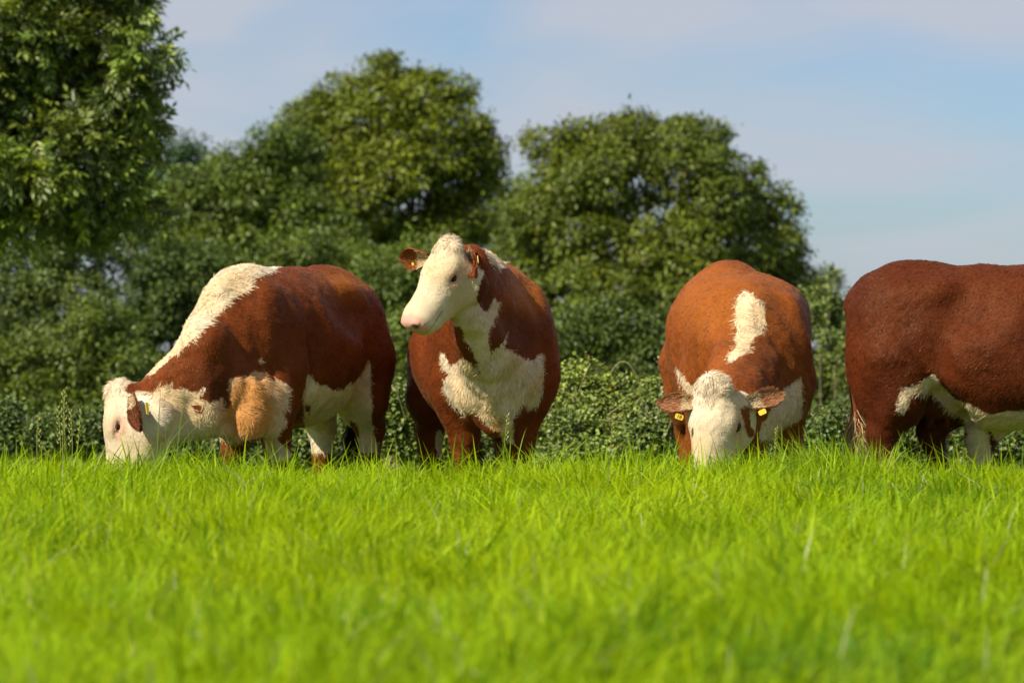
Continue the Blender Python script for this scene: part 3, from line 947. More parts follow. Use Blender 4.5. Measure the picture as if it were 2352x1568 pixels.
        t = np.linspace(-1, 1, nl)
        lp = np.array([wh((0.163 + 0.022 * x, s * (0.118 - 0.006 * x * x), -0.080 - 0.005 * x * x)) for x in t])
        ld = np.array([H['R'] @ np.array([0.25 * x + 0.15, s * 1.0, -0.75]) for x in t]) + rng.normal(size=(nl, 3)) * 0.12
        ln_ = np.array([H['R'] @ np.array([0.0, s * 0.6, 0.8])] * nl)
        lv, lf, _ = hairs(lp, ln_, ld, np.full(nl, H.get('lash', 0.013)), np.full(nl, 0.0014 * H.get('lash', 0.013) / 0.013), np.ones((nl, 3)), rng, 0.1, 0.3)
        mesh_np('eyelashes', lv, lf, LASH_MAT, eo)
    # ears
    for base, tip, face, wid, col_o, col_i, *pale in ears:
        pale = pale[0] if pale else 4
        sv, sf, P, Nf, f, a = sheet(base, tip, face, wid)
        nu, nv = P.shape[:2]
        m = nu * nv
        ce = np.zeros((2 * m, 3))
        uu = np.repeat(np.linspace(0, 1, nu), nv); vv = np.tile(np.linspace(-1, 1, nv), nu)
        ins_c = np.array(col_i)[None] * np.ones((m, 1))
        ce[:m] = ins_c; ce[m:] = np.array(col_o)
        eo = mesh_np('ear', sv, sf, M_SKIN, root, col=ce, smooth=True)
        # hair on the back, the rim and inside
        nh = 2600
        iu, iv = rng.randint(0, nu, nh), rng.randint(0, nv, nh)
        du, dv = rng.rand(nh), rng.rand(nh)
        iu2, iv2 = np.minimum(iu + 1, nu - 1), np.minimum(iv + 1, nv - 1)
        pp = P[iu, iv] * ((1 - du) * (1 - dv))[:, None] + P[iu2, iv] * (du * (1 - dv))[:, None] + P[iu, iv2] * ((1 - du) * dv)[:, None] + P[iu2, iv2] * (du * dv)[:, None]
        nn = Nf[iu, iv]
        backside = rng.rand(nh) < 0.55
        nn = np.where(backside[:, None], -nn, nn)
        pp = pp + np.where(backside[:, None], nn * 0.006, nn * 0.001)
        hc = np.where(backside[:, None], np.array(col_o)[None], np.array(col_i)[None]) * np.clip(1 + 0.3 * rng.normal(size=(nh, 1)), 0.4, 1.7)
        base_w = (~backside) & (iu < pale)
        hc[base_w] = CREAM * (0.7 + 0.4 * rng.rand(base_w.sum(), 1))
        hl_ = np.where(backside, 0.015, 0.022) * (0.6 + 0.8 * rng.rand(nh))
        hv, hf, hcc = hairs(pp, nn, a[None] + rng.normal(size=(nh, 3)) * 0.35, hl_, np.full(nh, 0.0026), np.clip(hc, 0.003, 0.85), rng, 0.4, 0.5, 0.4)
        mesh_np('ear_hair', hv, hf, M_FUR, eo, col=hcc)
    for cen, xd, nd, sx, sz, txt in tags:
        make_tag(root, cen, xd, nd, sx, sz, txt)
    if tail is not None:
        pts, rad, sw_from, colr, sw_col = tail
        tv, tf = tubes([(pts, rad)], 9)
        to = mesh_np('tail', tv, tf, M_SKIN, root, col=np.tile(np.array(colr), (len(tv), 1)), smooth=True)
        nh = 1500
        pts = np.asarray(pts)
        kk = sw_from + (len(pts) - 1 - sw_from) * rng.rand(nh)
        i0 = np.minimum(kk.astype(int), len(pts) - 2); fr = (kk - i0)[:, None]
        pp = pts[i0] * (1 - fr) + pts[i0 + 1] * fr
        nd = norm(rng.normal(size=(nh, 3)) * np.array([1, 1, 0.1]))
        pp = pp + nd * 0.012
        hv, hf, hcc = hairs(pp, nd, np.array([0, 0, -1.0])[None] + rng.normal(size=(nh, 3)) * 0.25, 0.10 + 0.10 * rng.rand(nh), np.full(nh, 0.0035),
                            np.clip(np.array(sw_col)[None] * np.clip(1 + 0.3 * rng.normal(size=(nh, 1)), 0.4, 1.7), 0.003, 0.85), rng, 0.25, 0.5, 0.4)
        mesh_np('tail_switch', hv, hf, M_FUR, to, col=hcc)
    return root

def make_tag(root, cen, xd, nd, sx, sz, txt):
    """A folded plastic ear tag with its printed number."""
    xd = norm(np.asarray(xd, float)); nd = np.asarray(nd, float)
    nd = norm(nd - xd * (xd @ nd)); zd = np.cross(nd, xd)
    if zd[2] < 0: zd = -zd; xd = -xd
    ring = []
    for cx, cz, a0 in ((1, 1, 0), (-1, 1, 90), (-1, -1, 180), (1, -1, 270)):
        for a in (0, 45, 90):
            an = math.radians(a0 + a)
            ring.append((cx * (sx / 2 - 0.006) + 0.006 * math.cos(an), cz * (sz / 2 - 0.006) + 0.006 * math.sin(an)))
    n = len(ring)
    cen = np.asarray(cen, float)
    fr = [cen + xd * x + zd * z + nd * 0.0015 for x, z in ring]
    bk = [cen + xd * x + zd * z - nd * 0.0015 for x, z in ring]
    me = bpy.data.meshes.new('ear_tag')
    me.from_pydata([tuple(p) for p in fr + bk], [], [tuple(range(n)), tuple(range(2 * n - 1, n - 1, -1))] + [(i, n + i, n + (i + 1) % n, (i + 1) % n) for i in range(n)])
    me.materials.append(TAG_MAT)
    o = bpy.data.objects.new('ear_tag', me); COL.objects.link(o)
    o.parent = root; o.matrix_parent_inverse = Matrix.Translation(-Vector(root.location))
    if txt:
        fc = bpy.data.curves.new('tag_number', 'FONT')
        fc.body = txt; fc.size = sz * 0.95; fc.align_x = 'CENTER'; fc.align_y = 'CENTER'; fc.extrude = 0.0004
        fc.materials.append(INK_MAT)
        t = bpy.data.objects.new('tag_number', fc); COL.objects.link(t)
        m = Matrix(((xd[0], zd[0], nd[0], 0), (xd[1], zd[1], nd[1], 0), (xd[2], zd[2], nd[2], 0), (0, 0, 0, 1)))
        m.translation = Vector(cen + nd * 0.0025)
        t.matrix_world = m
        bpy.context.view_layer.update()
        me = bpy.data.meshes.new_from_object(t.evaluated_get(bpy.context.evaluated_depsgraph_get()))
        me.transform(m)
        bpy.data.objects.remove(t)
        me.materials.clear(); me.materials.append(INK_MAT)
        t = bpy.data.objects.new('tag_number', me); COL.objects.link(t)
        t.parent = o

RED_BACK = (0.30, 0.080, 0.018)

def build_herd():
    A = np.array
    # 1: grazing at the left, broad side towards us, head down in the grass
    T = dict(o=pw(643, 784, 18.3), head=(-0.42, -0.91), s=0.99)
    T['o'][2] = ground_z(T['o'][0], 18.3)
    T['reds'] = [[(434, 935), (452, 928), (466, 936), (462, 950), (446, 950)],
                 [(515, 905), (530, 895), (528, 930), (512, 946)],
                 [(663, 900), (690, 880), (697, 1000), (680, 1030), (650, 1010), (641, 985), (657, 975), (650, 948), (663, 937)],
                 [(853, 800), (900, 800), (900, 1045), (868, 1032), (858, 970)],
                 [(700, 925), (716, 935), (712, 950), (700, 945)], [(800, 965), (822, 975), (826, 1005), (806, 990)]]
    Y = 17.4
    H = dict(o=pw(258, 898, Y), x=(-0.07, -0.08, -1.0), z=(-1.0, 0.36, 0.05), s=1.06, eye=0.62, lash=0.022)
    whites = [
        [(346, 862), (320, 850), (330, 780), (380, 720), (415, 660), (470, 610), (510, 590), (591, 590), (650, 606), (640, 618), (607, 633), (577, 642), (584, 657), (548, 680), (515, 709), (488, 736), (449, 772), (403, 811), (362, 848)],
        [(335, 950), (347, 920), (358, 905), (370, 890), (389, 886), (405, 894), (422, 889), (440, 901), (458, 900), (472, 884), (472, 896), (459, 906), (457, 920), (478, 924), (498, 923), (515, 912), (514, 935), (530, 990), (480, 1010), (350, 1080), (300, 1060)],
        [(520, 935), (528, 871), (548, 864), (570, 862), (591, 854), (606, 858), (612, 866), (620, 873), (643, 874), (663, 881), (670, 904), (663, 937), (652, 948), (657, 973), (641, 985), (640, 1009), (680, 1050), (625, 1060), (600, 1000), (540, 1020), (498, 1005), (498, 960)],
        [(592, 822), (602, 820), (607, 832), (600, 834)],
        [(699, 891), (708, 855), (722, 881), (752, 884), (765, 899), (785, 894), (828, 864), (844, 825), (851, 838), (854, 887), (858, 970), (867, 1042), (696, 1042)]]
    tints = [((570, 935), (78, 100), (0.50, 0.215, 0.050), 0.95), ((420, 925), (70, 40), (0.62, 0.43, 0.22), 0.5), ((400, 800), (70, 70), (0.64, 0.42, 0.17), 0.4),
             ((490, 880), (50, 60), (0.06, 0.016, 0.007), 0.6), ((800, 655), (80, 45), (0.27, 0.080, 0.010), 0.7)]  # orange on the rump: sunlit glow of the fur painted into the coat
    T['folds'] = [((570, 935), (85, 90), 0.055), ((450, 900), (110, 90), 0.012)]
    def neck(wb):
        return [(wb((0.36, 0, 1.03)), 0.165, pw(470, 800, 17.5), 0.118, 0.08), (pw(470, 800, 17.5), 0.118, pw(330, 926, Y), 0.078, 0.07),
                (wb((0.48, 0.0, 0.88)), 0.23, pw(475, 880, 17.55), 0.165, 0.08), (pw(475, 880, 17.55), 0.165, pw(345, 955, Y), 0.115, 0.08),
                (wb((0.60, 0.0, 0.68)), 0.17, pw(470, 950, 17.5), 0.115, 0.09), (pw(470, 950, 17.5), 0.11, pw(370, 995, Y), 0.08, 0.06),
                (pw(548, 905, 17.60), 0.125, pw(515, 980, 17.52), 0.045, 0.07), (pw(585, 930, 17.62), 0.125, pw(568, 978, 17.54), 0.085, 0.08), (pw(628, 925, 17.72), 0.10, pw(615, 960, 17.64), 0.07, 0.08)]
    eb = pw(303, 906, 17.20)
    ears = [(eb, pw(322, 984, 17.04), (-0.7, -0.75, 0.1), 0.048, (0.13, 0.037, 0.011), (0.11, 0.034, 0.012), 3),
            (pw(300, 905, 17.55), pw(322, 965, 17.68), (-0.45, 1.0, 0.1), 0.056, (0.15, 0.045, 0.016), (0.16, 0.06, 0.025))]
    tail = (np.stack([wbq(T, q) for q in ((-0.80, 0, 1.14), (-0.89, 0, 1.02), (-0.92, 0.0, 0.8), (-0.91, -0.03, 0.55), (-0.90, -0.05, 0.40), (-0.90, -0.06, 0.26))]), [0.04, 0.034, 0.027, 0.02, 0.014, 0.006], 3.2, (0.12, 0.04, 0.02), (0.03, 0.02, 0.015))
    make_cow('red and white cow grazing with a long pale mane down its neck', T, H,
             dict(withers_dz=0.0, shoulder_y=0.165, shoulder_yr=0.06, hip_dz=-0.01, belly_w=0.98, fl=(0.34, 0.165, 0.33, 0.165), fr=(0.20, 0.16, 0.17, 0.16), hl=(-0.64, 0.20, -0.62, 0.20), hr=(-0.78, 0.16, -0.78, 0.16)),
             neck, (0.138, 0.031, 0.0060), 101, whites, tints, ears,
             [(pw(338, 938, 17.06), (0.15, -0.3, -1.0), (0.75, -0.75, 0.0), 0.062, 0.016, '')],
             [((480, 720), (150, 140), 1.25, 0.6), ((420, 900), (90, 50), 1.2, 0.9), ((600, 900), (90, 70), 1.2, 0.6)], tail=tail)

    # 2: head raised, looking to the left
    T = dict(o=pw(1113, 784, 18.5), head=(0.10, -1.0), s=1.03)
    T['o'][2] = ground_z(T['o'][0], 18.5)
    Y = 17.3
    H = dict(o=pw(1021, 557, Y), x=(-0.474, -0.296, -0.829), z=(-0.703, -0.439, 0.559), s=0.89, eye=1.08)
    whites = [
        [(1040, 700), (1090, 690), (1114, 714), (1122, 712), (1130, 690), (1135, 678), (1147, 700), (1138, 728), (1126, 759), (1121, 784), (1130, 806), (1137, 808), (1149, 796), (1166, 768), (1157, 805), (1184, 813), (1198, 824), (1226, 831), (1246, 808), (1248, 854), (1245, 903), (1233, 935), (1218, 936), (1202, 928), (1180, 962), (1178, 1015), (1149, 1012), (1147, 985), (1142, 992), (1121, 976), (1086, 942), (1068, 958), (1043, 928), (1019, 896), (1015, 874), (1029, 858), (1012, 833), (1007, 806), (1020, 812), (1036, 840), (1061, 823), (1082, 835), (1104, 860), (1088, 815), (1070, 780)],
        [(1108, 572), (1125, 574), (1140, 585), (1160, 600), (1150, 618), (1130, 604)],
        [(1001, 1002), (1010, 985), (1022, 1000), (1036, 1045), (1005, 1050)]]
    tints = [((1074, 700), (46, 66), (0.52, 0.38, 0.18), 0.85), ((1190, 880), (70, 60), (0.62, 0.48, 0.31), 0.4), ((1142, 975), (16, 22), (0.50, 0.26, 0.08), 0.8), ((1225, 640), (66, 90), (0.33, 0.095, 0.010), 0.85),  # orange on the back paints in the sun's warm light from above
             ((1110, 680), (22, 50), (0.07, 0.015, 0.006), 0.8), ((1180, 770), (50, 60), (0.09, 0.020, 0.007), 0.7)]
    T['folds'] = [((1140, 890), (120, 110), 0.026), ((1100, 750), (50, 70), 0.014)]
    def neck(wb):
        return [(wb((0.42, 0, 1.10)), 0.175, pw(1082, 612, 17.5), 0.105, 0.10), (wb((0.52, 0.0, 0.92)), 0.24, pw(1082, 670, 17.5), 0.125, 0.10),
                (wb((0.66, 0.0, 0.74)), 0.19, pw(1078, 732, 17.38), 0.088, 0.08), (wb((0.72, 0, 0.66)), 0.12, wb((0.70, 0, 0.50)), 0.05, 0.07)]
    ears = [(pw(986, 590, 17.30), pw(926, 590, 17.36), (-0.1, -1.0, -0.45), 0.056, (0.24, 0.07, 0.02), (0.22, 0.065, 0.018)),
            (pw(1076, 572, 17.40), pw(1092, 632, 17.22), (-0.75, -0.9, 0.0), 0.052, (0.20, 0.05, 0.018), (0.20, 0.055, 0.018))]
    tail = (np.stack([wbq(T, q) for q in ((-0.80, 0, 1.14), (-0.89, 0, 1.02), (-0.92, 0.0, 0.8), (-0.91, 0.0, 0.55), (-0.90, 0.02, 0.40), (-0.90, 0.03, 0.26))]), [0.04, 0.034, 0.027, 0.02, 0.014, 0.006], 3.2, (0.12, 0.04, 0.02), (0.03, 0.02, 0.015))
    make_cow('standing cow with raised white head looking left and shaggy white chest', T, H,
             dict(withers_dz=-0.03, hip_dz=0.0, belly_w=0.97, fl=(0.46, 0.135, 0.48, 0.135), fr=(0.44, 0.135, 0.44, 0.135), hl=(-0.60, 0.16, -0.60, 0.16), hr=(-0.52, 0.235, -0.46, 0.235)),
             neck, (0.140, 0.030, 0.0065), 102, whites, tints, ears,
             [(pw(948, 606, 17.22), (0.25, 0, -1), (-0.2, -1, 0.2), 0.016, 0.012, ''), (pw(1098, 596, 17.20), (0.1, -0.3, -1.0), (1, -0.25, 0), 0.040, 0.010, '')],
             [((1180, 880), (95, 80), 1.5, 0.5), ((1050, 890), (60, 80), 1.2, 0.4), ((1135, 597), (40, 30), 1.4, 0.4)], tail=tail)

    # 3: grazing, facing us
    T = dict(o=pw(1696, 784, 18.6), head=(0.05, -1.0), s=1.02)
    T['o'][2] = ground_z(T['o'][0], 18.6)
    Y = 17.15
    H = dict(o=pw(1630, 884, Y), x=(-0.13, -0.10, -1.0), z=(-0.62, -1.0, 0.10), s=1.06, eye=1.1)
    T['reds'] = [[(1703, 935), (1715, 930), (1722, 960), (1733, 985), (1735, 1000), (1722, 1003), (1713, 985)]]
    whites = [
        [(1740, 1010), (1752, 975), (1773, 937), (1796, 904), (1823, 877), (1842, 866), (1843, 904), (1847, 930), (1836, 967), (1803, 980), (1783, 1010)],
        [(1550, 846), (1560, 850), (1574, 871), (1610, 900), (1605, 916), (1582, 908), (1564, 878)],
        [(1702, 676), (1712, 668), (1732, 682), (1757, 706), (1755, 740), (1750, 765), (1732, 772), (1720, 805), (1699, 817), (1679, 836), (1672, 818), (1692, 789), (1688, 739), (1692, 706)]]
    tints = [((1640, 690), (110, 90), (0.28, 0.080, 0.010), 0.75), ((1760, 650), (90, 50), (0.25, 0.070, 0.010), 0.6), ((1740, 860), (70, 60), (0.13, 0.032, 0.008), 0.7), ((1722, 735), (45, 75), (0.66, 0.45, 0.20), 0.45),  # both orange tints along the top are painted sunlight on the fur
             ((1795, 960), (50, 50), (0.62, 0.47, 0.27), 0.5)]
    T['folds'] = [((1790, 870), (90, 110), 0.016), ((1640, 840), (60, 90), 0.010)]
    def neck(wb):
        return [(wb((0.40, 0, 0.97)), 0.19, pw(1682, 905, 17.4), 0.105, 0.10), (wb((0.50, 0.03, 0.82)), 0.23, pw(1694, 945, 17.45), 0.145, 0.10),
                (wb((0.60, 0.06, 0.66)), 0.19, pw(1715, 990, 17.5), 0.11, 0.09)]
    ears = [(pw(1606, 928, 17.2), pw(1518, 926, 17.25), (-0.3, -1.0, 0.35), 0.050, (0.22, 0.065, 0.022), (0.30, 0.13, 0.06)),
            (pw(1710, 932, 17.25), pw(1794, 908, 17.35), (-0.3, -1.0, 0.3), 0.054, (0.22, 0.065, 0.022), (0.30, 0.13, 0.06))]
    tail = (np.stack([wbq(T, q) for q in ((-0.80, 0, 1.14), (-0.89, 0, 1.02), (-0.92, 0.0, 0.8), (-0.91, 0.0, 0.55), (-0.90, 0.02, 0.40), (-0.90, 0.03, 0.26))]), [0.04, 0.034, 0.027, 0.02, 0.014, 0.006], 3.2, (0.12, 0.04, 0.02), (0.5, 0.4, 0.25))
    make_cow('orange brown cow grazing head on with yellow tags in both ears', T, H,
             dict(withers_dz=-0.07, hip_dz=0.02, hooks=0.2, belly_w=0.93, fl=(0.44, 0.20, 0.46, 0.20), fr=(0.30, 0.22, 0.28, 0.22)),
             neck, (0.205, 0.053, 0.0085), 103, whites, tints, ears,
             [(pw(1560, 957, 17.12), (1, 0, -0.33), (0, -1, 0.2), 0.040, 0.026, '18'), (pw(1751, 946, 17.16), (1, 0, 0.45), (0, -1, 0.2), 0.038, 0.025, '')],
             [((1722, 735), (45, 85), 1.4, 1.0), ((1810, 930), (50, 60), 1.2, 0.5)], tail=tail,
             extra=lambda F, wb: [F.ell(wb((0.05, q * 0.15, 1.02)), np.array((0.42, 0.20, 0.22)), T['R'], 0.12) for q in (-1, 1)])

    # 4: only its hindquarters and flank inside the picture
    T = dict(o=pw(2330, 784, 18.0), head=(0.95, -0.31), s=1.0)
    T['o'][2] = ground_z(T['o'][0], 18.0)
    wb4 = lambda q: wbq(T, q)
    Hs = 1.05
    T['R'] = frame((*T['head'], 0), (0, 0, 1))
    H = dict(o=wb4((1.22, 0.0, 0.98)), x=(0.75, -0.25, -0.75), z=(0.55, -0.2, 0.75), s=Hs)
    whites = [
        [(2099, 900), (2113, 880), (2130, 866), (2147, 862), (2168, 892), (2192, 916), (2230, 930), (2278, 957), (2340, 960), (2500, 965), (2500, 1040), (2300, 1005), (2220, 965), (2170, 935), (2140, 905), (2118, 905)],
        [(2061, 928), (2072, 899), (2105, 880), (2112, 890), (2096, 905), (2085, 937), (2073, 956)],
        [(2222, 965), (2262, 975), (2285, 1070), (2225, 1070)]]
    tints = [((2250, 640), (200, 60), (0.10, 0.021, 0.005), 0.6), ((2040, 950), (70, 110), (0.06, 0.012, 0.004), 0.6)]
    def neck(wb):
        return [(wb((0.45, 0, 1.06)), 0.18, wb((1.12, 0, 0.98)), 0.105, 0.10), (wb((0.52, 0, 0.85)), 0.23, wb((1.08, 0, 0.90)), 0.13, 0.10), (wb((0.62, 0, 0.70)), 0.18, wb((1.05, 0, 0.80)), 0.10, 0.09)]
    ears = [(H['o'] + frame(H['x'], H['z']) @ (np.array((0.03, s * 0.09, -0.05)) * Hs), H['o'] + frame(H['x'], H['z']) @ (np.array((0.02, s * 0.28, -0.10)) * Hs), (0.9, -0.3, -0.2), 0.05, (0.15, 0.04, 0.015), (0.15, 0.05, 0.02)) for s in (-1, 1)]
    tail = (np.stack([wbq(T, q) for q in ((-0.80, 0, 1.14), (-0.835, 0, 1.02), (-0.835, -0.02, 0.8), (-0.80, -0.08, 0.55), (-0.77, -0.12, 0.42), (-0.74, -0.13, 0.22))]), [0.04, 0.036, 0.03, 0.022, 0.016, 0.008], 2.8, (0.11, 0.024, 0.010), (0.45, 0.30, 0.15))
    make_cow('dark red cow cut off by the right edge, rump and flank showing', T, H,
             dict(withers_dz=0.0, hip_dz=0.0, belly_w=0.95, udder=1, tuck=1, square=1, hr=(-0.64, 0.18, -0.60, 0.18), hl=(-0.46, 0.18, -0.40, 0.18), fl=(-0.20, 0.165, -0.24, 0.165), fl_top=(0.02, 0.66), fr=(0.44, 0.165, 0.46, 0.165)),
             neck, (0.076, 0.0150, 0.0036), 104, whites, tints, ears, [], [((2200, 930), (120, 60), 1.5, 0.4)], tail=tail,
             bodyrules=lambda w, wh, h, bl, q, face, P: w | ((bl[:, 2] < 0.56) & (bl[:, 0] > -0.12) & (bl[:, 2] > 0.40) & (np.abs(bl[:, 1]) < 0.25)))

def wbq(T, q):
    R = frame((*T['head'], 0), (0, 0, 1))
    return T['o'] + R @ (np.array(q, float) * T['s'])
build_herd()

# ------------------------------------------------------------------ pasture grass
def blades(x, y, h, w, az, lean, bend, col, seg=3, z0=None):
    n = len(x)
    z = ground_z(x, y) if z0 is None else z0
    root = np.stack([x, y, z - 0.01], 1)
    d = np.stack([np.cos(az), np.sin(az), np.zeros(n)], 1)
    s = np.stack([-np.sin(az), np.cos(az), np.zeros(n)], 1)
    # turn the flat side about the blade's own axis a little
    tw = np.random.RandomState(3).normal(size=n) * 0.8
    s = norm(s * np.cos(tw)[:, None] + d * np.sin(tw)[:, None])
    V = []
    for k in range(seg + 1):
        t = k / seg
        out = (lean * t + bend * t * t)[:, None]
        up = (t - 0.32 * np.clip(bend, 0, 2) * t * t * t)[:, None]
        p = root + d * out * h[:, None] + np.array([0, 0, 1]) * up * h[:, None]
        ww = w * (1.0 - 0.15 * t) if k < seg - 1 else w * 0.72
        if k == seg:
            V.append(p[:, None])
        else:
            V.append(np.stack([p - s * ww[:, None] * 0.5, p + s * ww[:, None] * 0.5], 1))
    V = np.concatenate(V, 1)
    m = V.shape[1]
    i = np.arange(n) * m
    Q = np.concatenate([np.stack([i + 2 * k, i + 2 * k + 1, i + 2 * k + 3, i + 2 * k + 2], 1) for k in range(seg - 1)])
    Tt = np.stack([i + 2 * seg - 2, i + 2 * seg - 1, i + 2 * seg], 1)
    return V.reshape(-1, 3), [Q, Tt], np.repeat(col, m, axis=0)

G1 = np.array([0.240, 0.385, 0.003])
G2 = np.array([0.360, 0.465, 0.003])
G3 = np.array([0.095, 0.220, 0.005])

def build_grass():
    rng = np.random.RandomState(77)
    def scatter(y0, y1, dens, wide):
        out = []
        half = 0.150 * y1 * wide + 0.35
        n = int(dens * (y1 - y0) * 2 * half)
        x = rng.uniform(-half, half, n); y = rng.uniform(y0, y1, n)
        k = np.abs(x) < 0.150 * y * wide + 0.35
        return x[k], y[k]
    X, Y = [], []
    for y0, y1, dens in ((4.6, 9, 2900), (9, 13, 2700), (13, 17.4, 3000), (17.4, 19.2, 1300), (19.2, 24, 260)):
        x, y = scatter(y0, y1, dens, 1.36)
        X.append(x); Y.append(y)
    x = np.concatenate(X); y = np.concatenate(Y)
    n = len(x)
    P = np.stack([x, y, np.zeros(n)], 1)
    patch = vnoise(P, 1.1, 31) * 0.6 + vnoise(P, 3.1, 32) * 0.4
    tuft = vnoise(P, 7.0, 33)
    h = 0.112 * (1 + 0.40 * patch + 0.55 * tuft) * np.clip(1 + 0.30 * rng.normal(size=n), 0.4, 2.0)
    h = np.where(y > 15.2, h * 1.18, h)
    tall = rng.rand(n) < np.where((y > 14.5) & (y < 17), 0.03, 0.012)
    h[tall] *= 1.7
    h = np.minimum(h, np.where(y < 15, 0.24, 0.30))
    w = 0.0063 * np.clip(1 + 0.3 * rng.normal(size=n), 0.5, 1.8)
    az = 2 * math.pi * vnoise(P, 2.2, 34) + rng.normal(size=n) * 1.3
    lean = np.abs(rng.normal(size=n)) * 0.35 + 0.05
    bend = np.clip(0.55 + 0.55 * rng.normal(size=n), 0, 1.8)
    f = np.clip(0.5 + 0.45 * vnoise(P, 1.7, 35) + 0.3 * rng.normal(size=n), 0, 1)[:, None]
    c = G1 * (1 - f) + G2 * f
    lush = np.exp(-((x - 0.62) / 0.55) ** 2 - ((y - 6.9) / 0.9) ** 2) + 0.7 * np.exp(-((x + 1.5) / 0.5) ** 2 - ((y - 11.0) / 1.0) ** 2) + 0.7 * np.exp(-((x - 1.6) / 0.5) ** 2 - ((y - 13.0) / 0.9) ** 2)
    d = np.clip(-0.20 + 0.75 * lush + 0.75 * vnoise(P, 4.3, 36) + 0.45 * vnoise(P, 1.4, 38) + 0.4 * rng.normal(size=n), 0, 1)[:, None]
    c = c * (1 - d) + G3 * d
    dry = rng.rand(n) < 0.016
    c[dry] = np.array([0.40, 0.42, 0.20])
    c = c * np.clip(1 + 0.15 * rng.normal(size=(n, 1)), 0.6, 1.5)
    V, F, C = blades(x, y, h, w, az, lean, bend, np.clip(c, 0.002, 0.8))
    g = mesh_np('grass', V, F, M_GRASS, col=C)
    tag(g, 'bright yellow green pasture grass filling the foreground', 'grass', kind='stuff')
    print('grass blades', n)

def tuft(name, label, px, py_top, Y, n, spread, hmean, colr, seed, group='tall grass tufts', az0=None, w=0.006):
    rng = np.random.RandomState(seed)
    bx = pw(px, 784, Y)[0]
    bz = float(ground_z(bx, Y))
    H = (EYE - (py_top - 784) * Y * PXM) - bz
    t = thing(name, label, 'grass tuft', (bx, Y, bz), group)
    x = bx + rng.normal(size=n) * spread; y = Y + rng.normal(size=n) * spread * 0.8
    h = H * np.clip(hmean + 0.22 * rng.normal(size=n), 0.3, 1.05)
    az = rng.uniform(0, 2 * math.pi, n) if az0 is None else az0 + rng.normal(size=n) * 0.7
    c = np.array(colr) * np.clip(1 + 0.25 * rng.normal(size=(n, 1)), 0.5, 1.6)
    V, F, C = blades(x, y, h, np.full(n, w) * (0.6 + 0.6 * rng.rand(n)), az, np.abs(rng.normal(size=n)) * 0.18, np.clip(0.35 + 0.4 * rng.normal(size=n), 0, 1.3), c, 5)
    mesh_np('blades', V, F, M_GRASS, t, col=C)
    return t

def seed_stem(t, p0, p1, seed, headfrac=0.35):
    """A flowering ryegrass stem: thin stalk with alternating spikelets."""
    rng = np.random.RandomState(seed)
    pts = curve_pts(p0, p1, [rng.normal() * 0.012, 0, 0], 9)
    V, F = tubes([(pts, np.linspace(0.0028, 0.0014, 9))], 5)
    s = mesh_np('stem', V, F, M_GRASS, t, col=np.tile(np.array([0.36, 0.40, 0.10]), (len(V), 1)), smooth=True)
    n = 12
    k = 1 - headfrac + headfrac * np.linspace(0, 1, n)
    p = np.array(p0) + (np.array(p1) - np.array(p0)) * k[:, None]
    sd = np.where(np.arange(n) % 2, 1.0, -1.0)[:, None]
    ax = norm((np.array(p1) - np.array(p0))[None] / np.linalg.norm(np.array(p1) - np.array(p0)) + np.array([0.45, 0, 0])[None] * sd)
    V, F, c = leaf_mesh(p, ax, np.tile([0.1, -1.0, 0.2], (n, 1)) + rng.normal(size=(n, 3)) * 0.3, np.full(n, 0.020), np.full(n, 0.0035), np.tile(np.array([0.42, 0.44, 0.14]), (n, 1)))
    mesh_np('spikelet', V, F, M_GRASS, s, col=c)

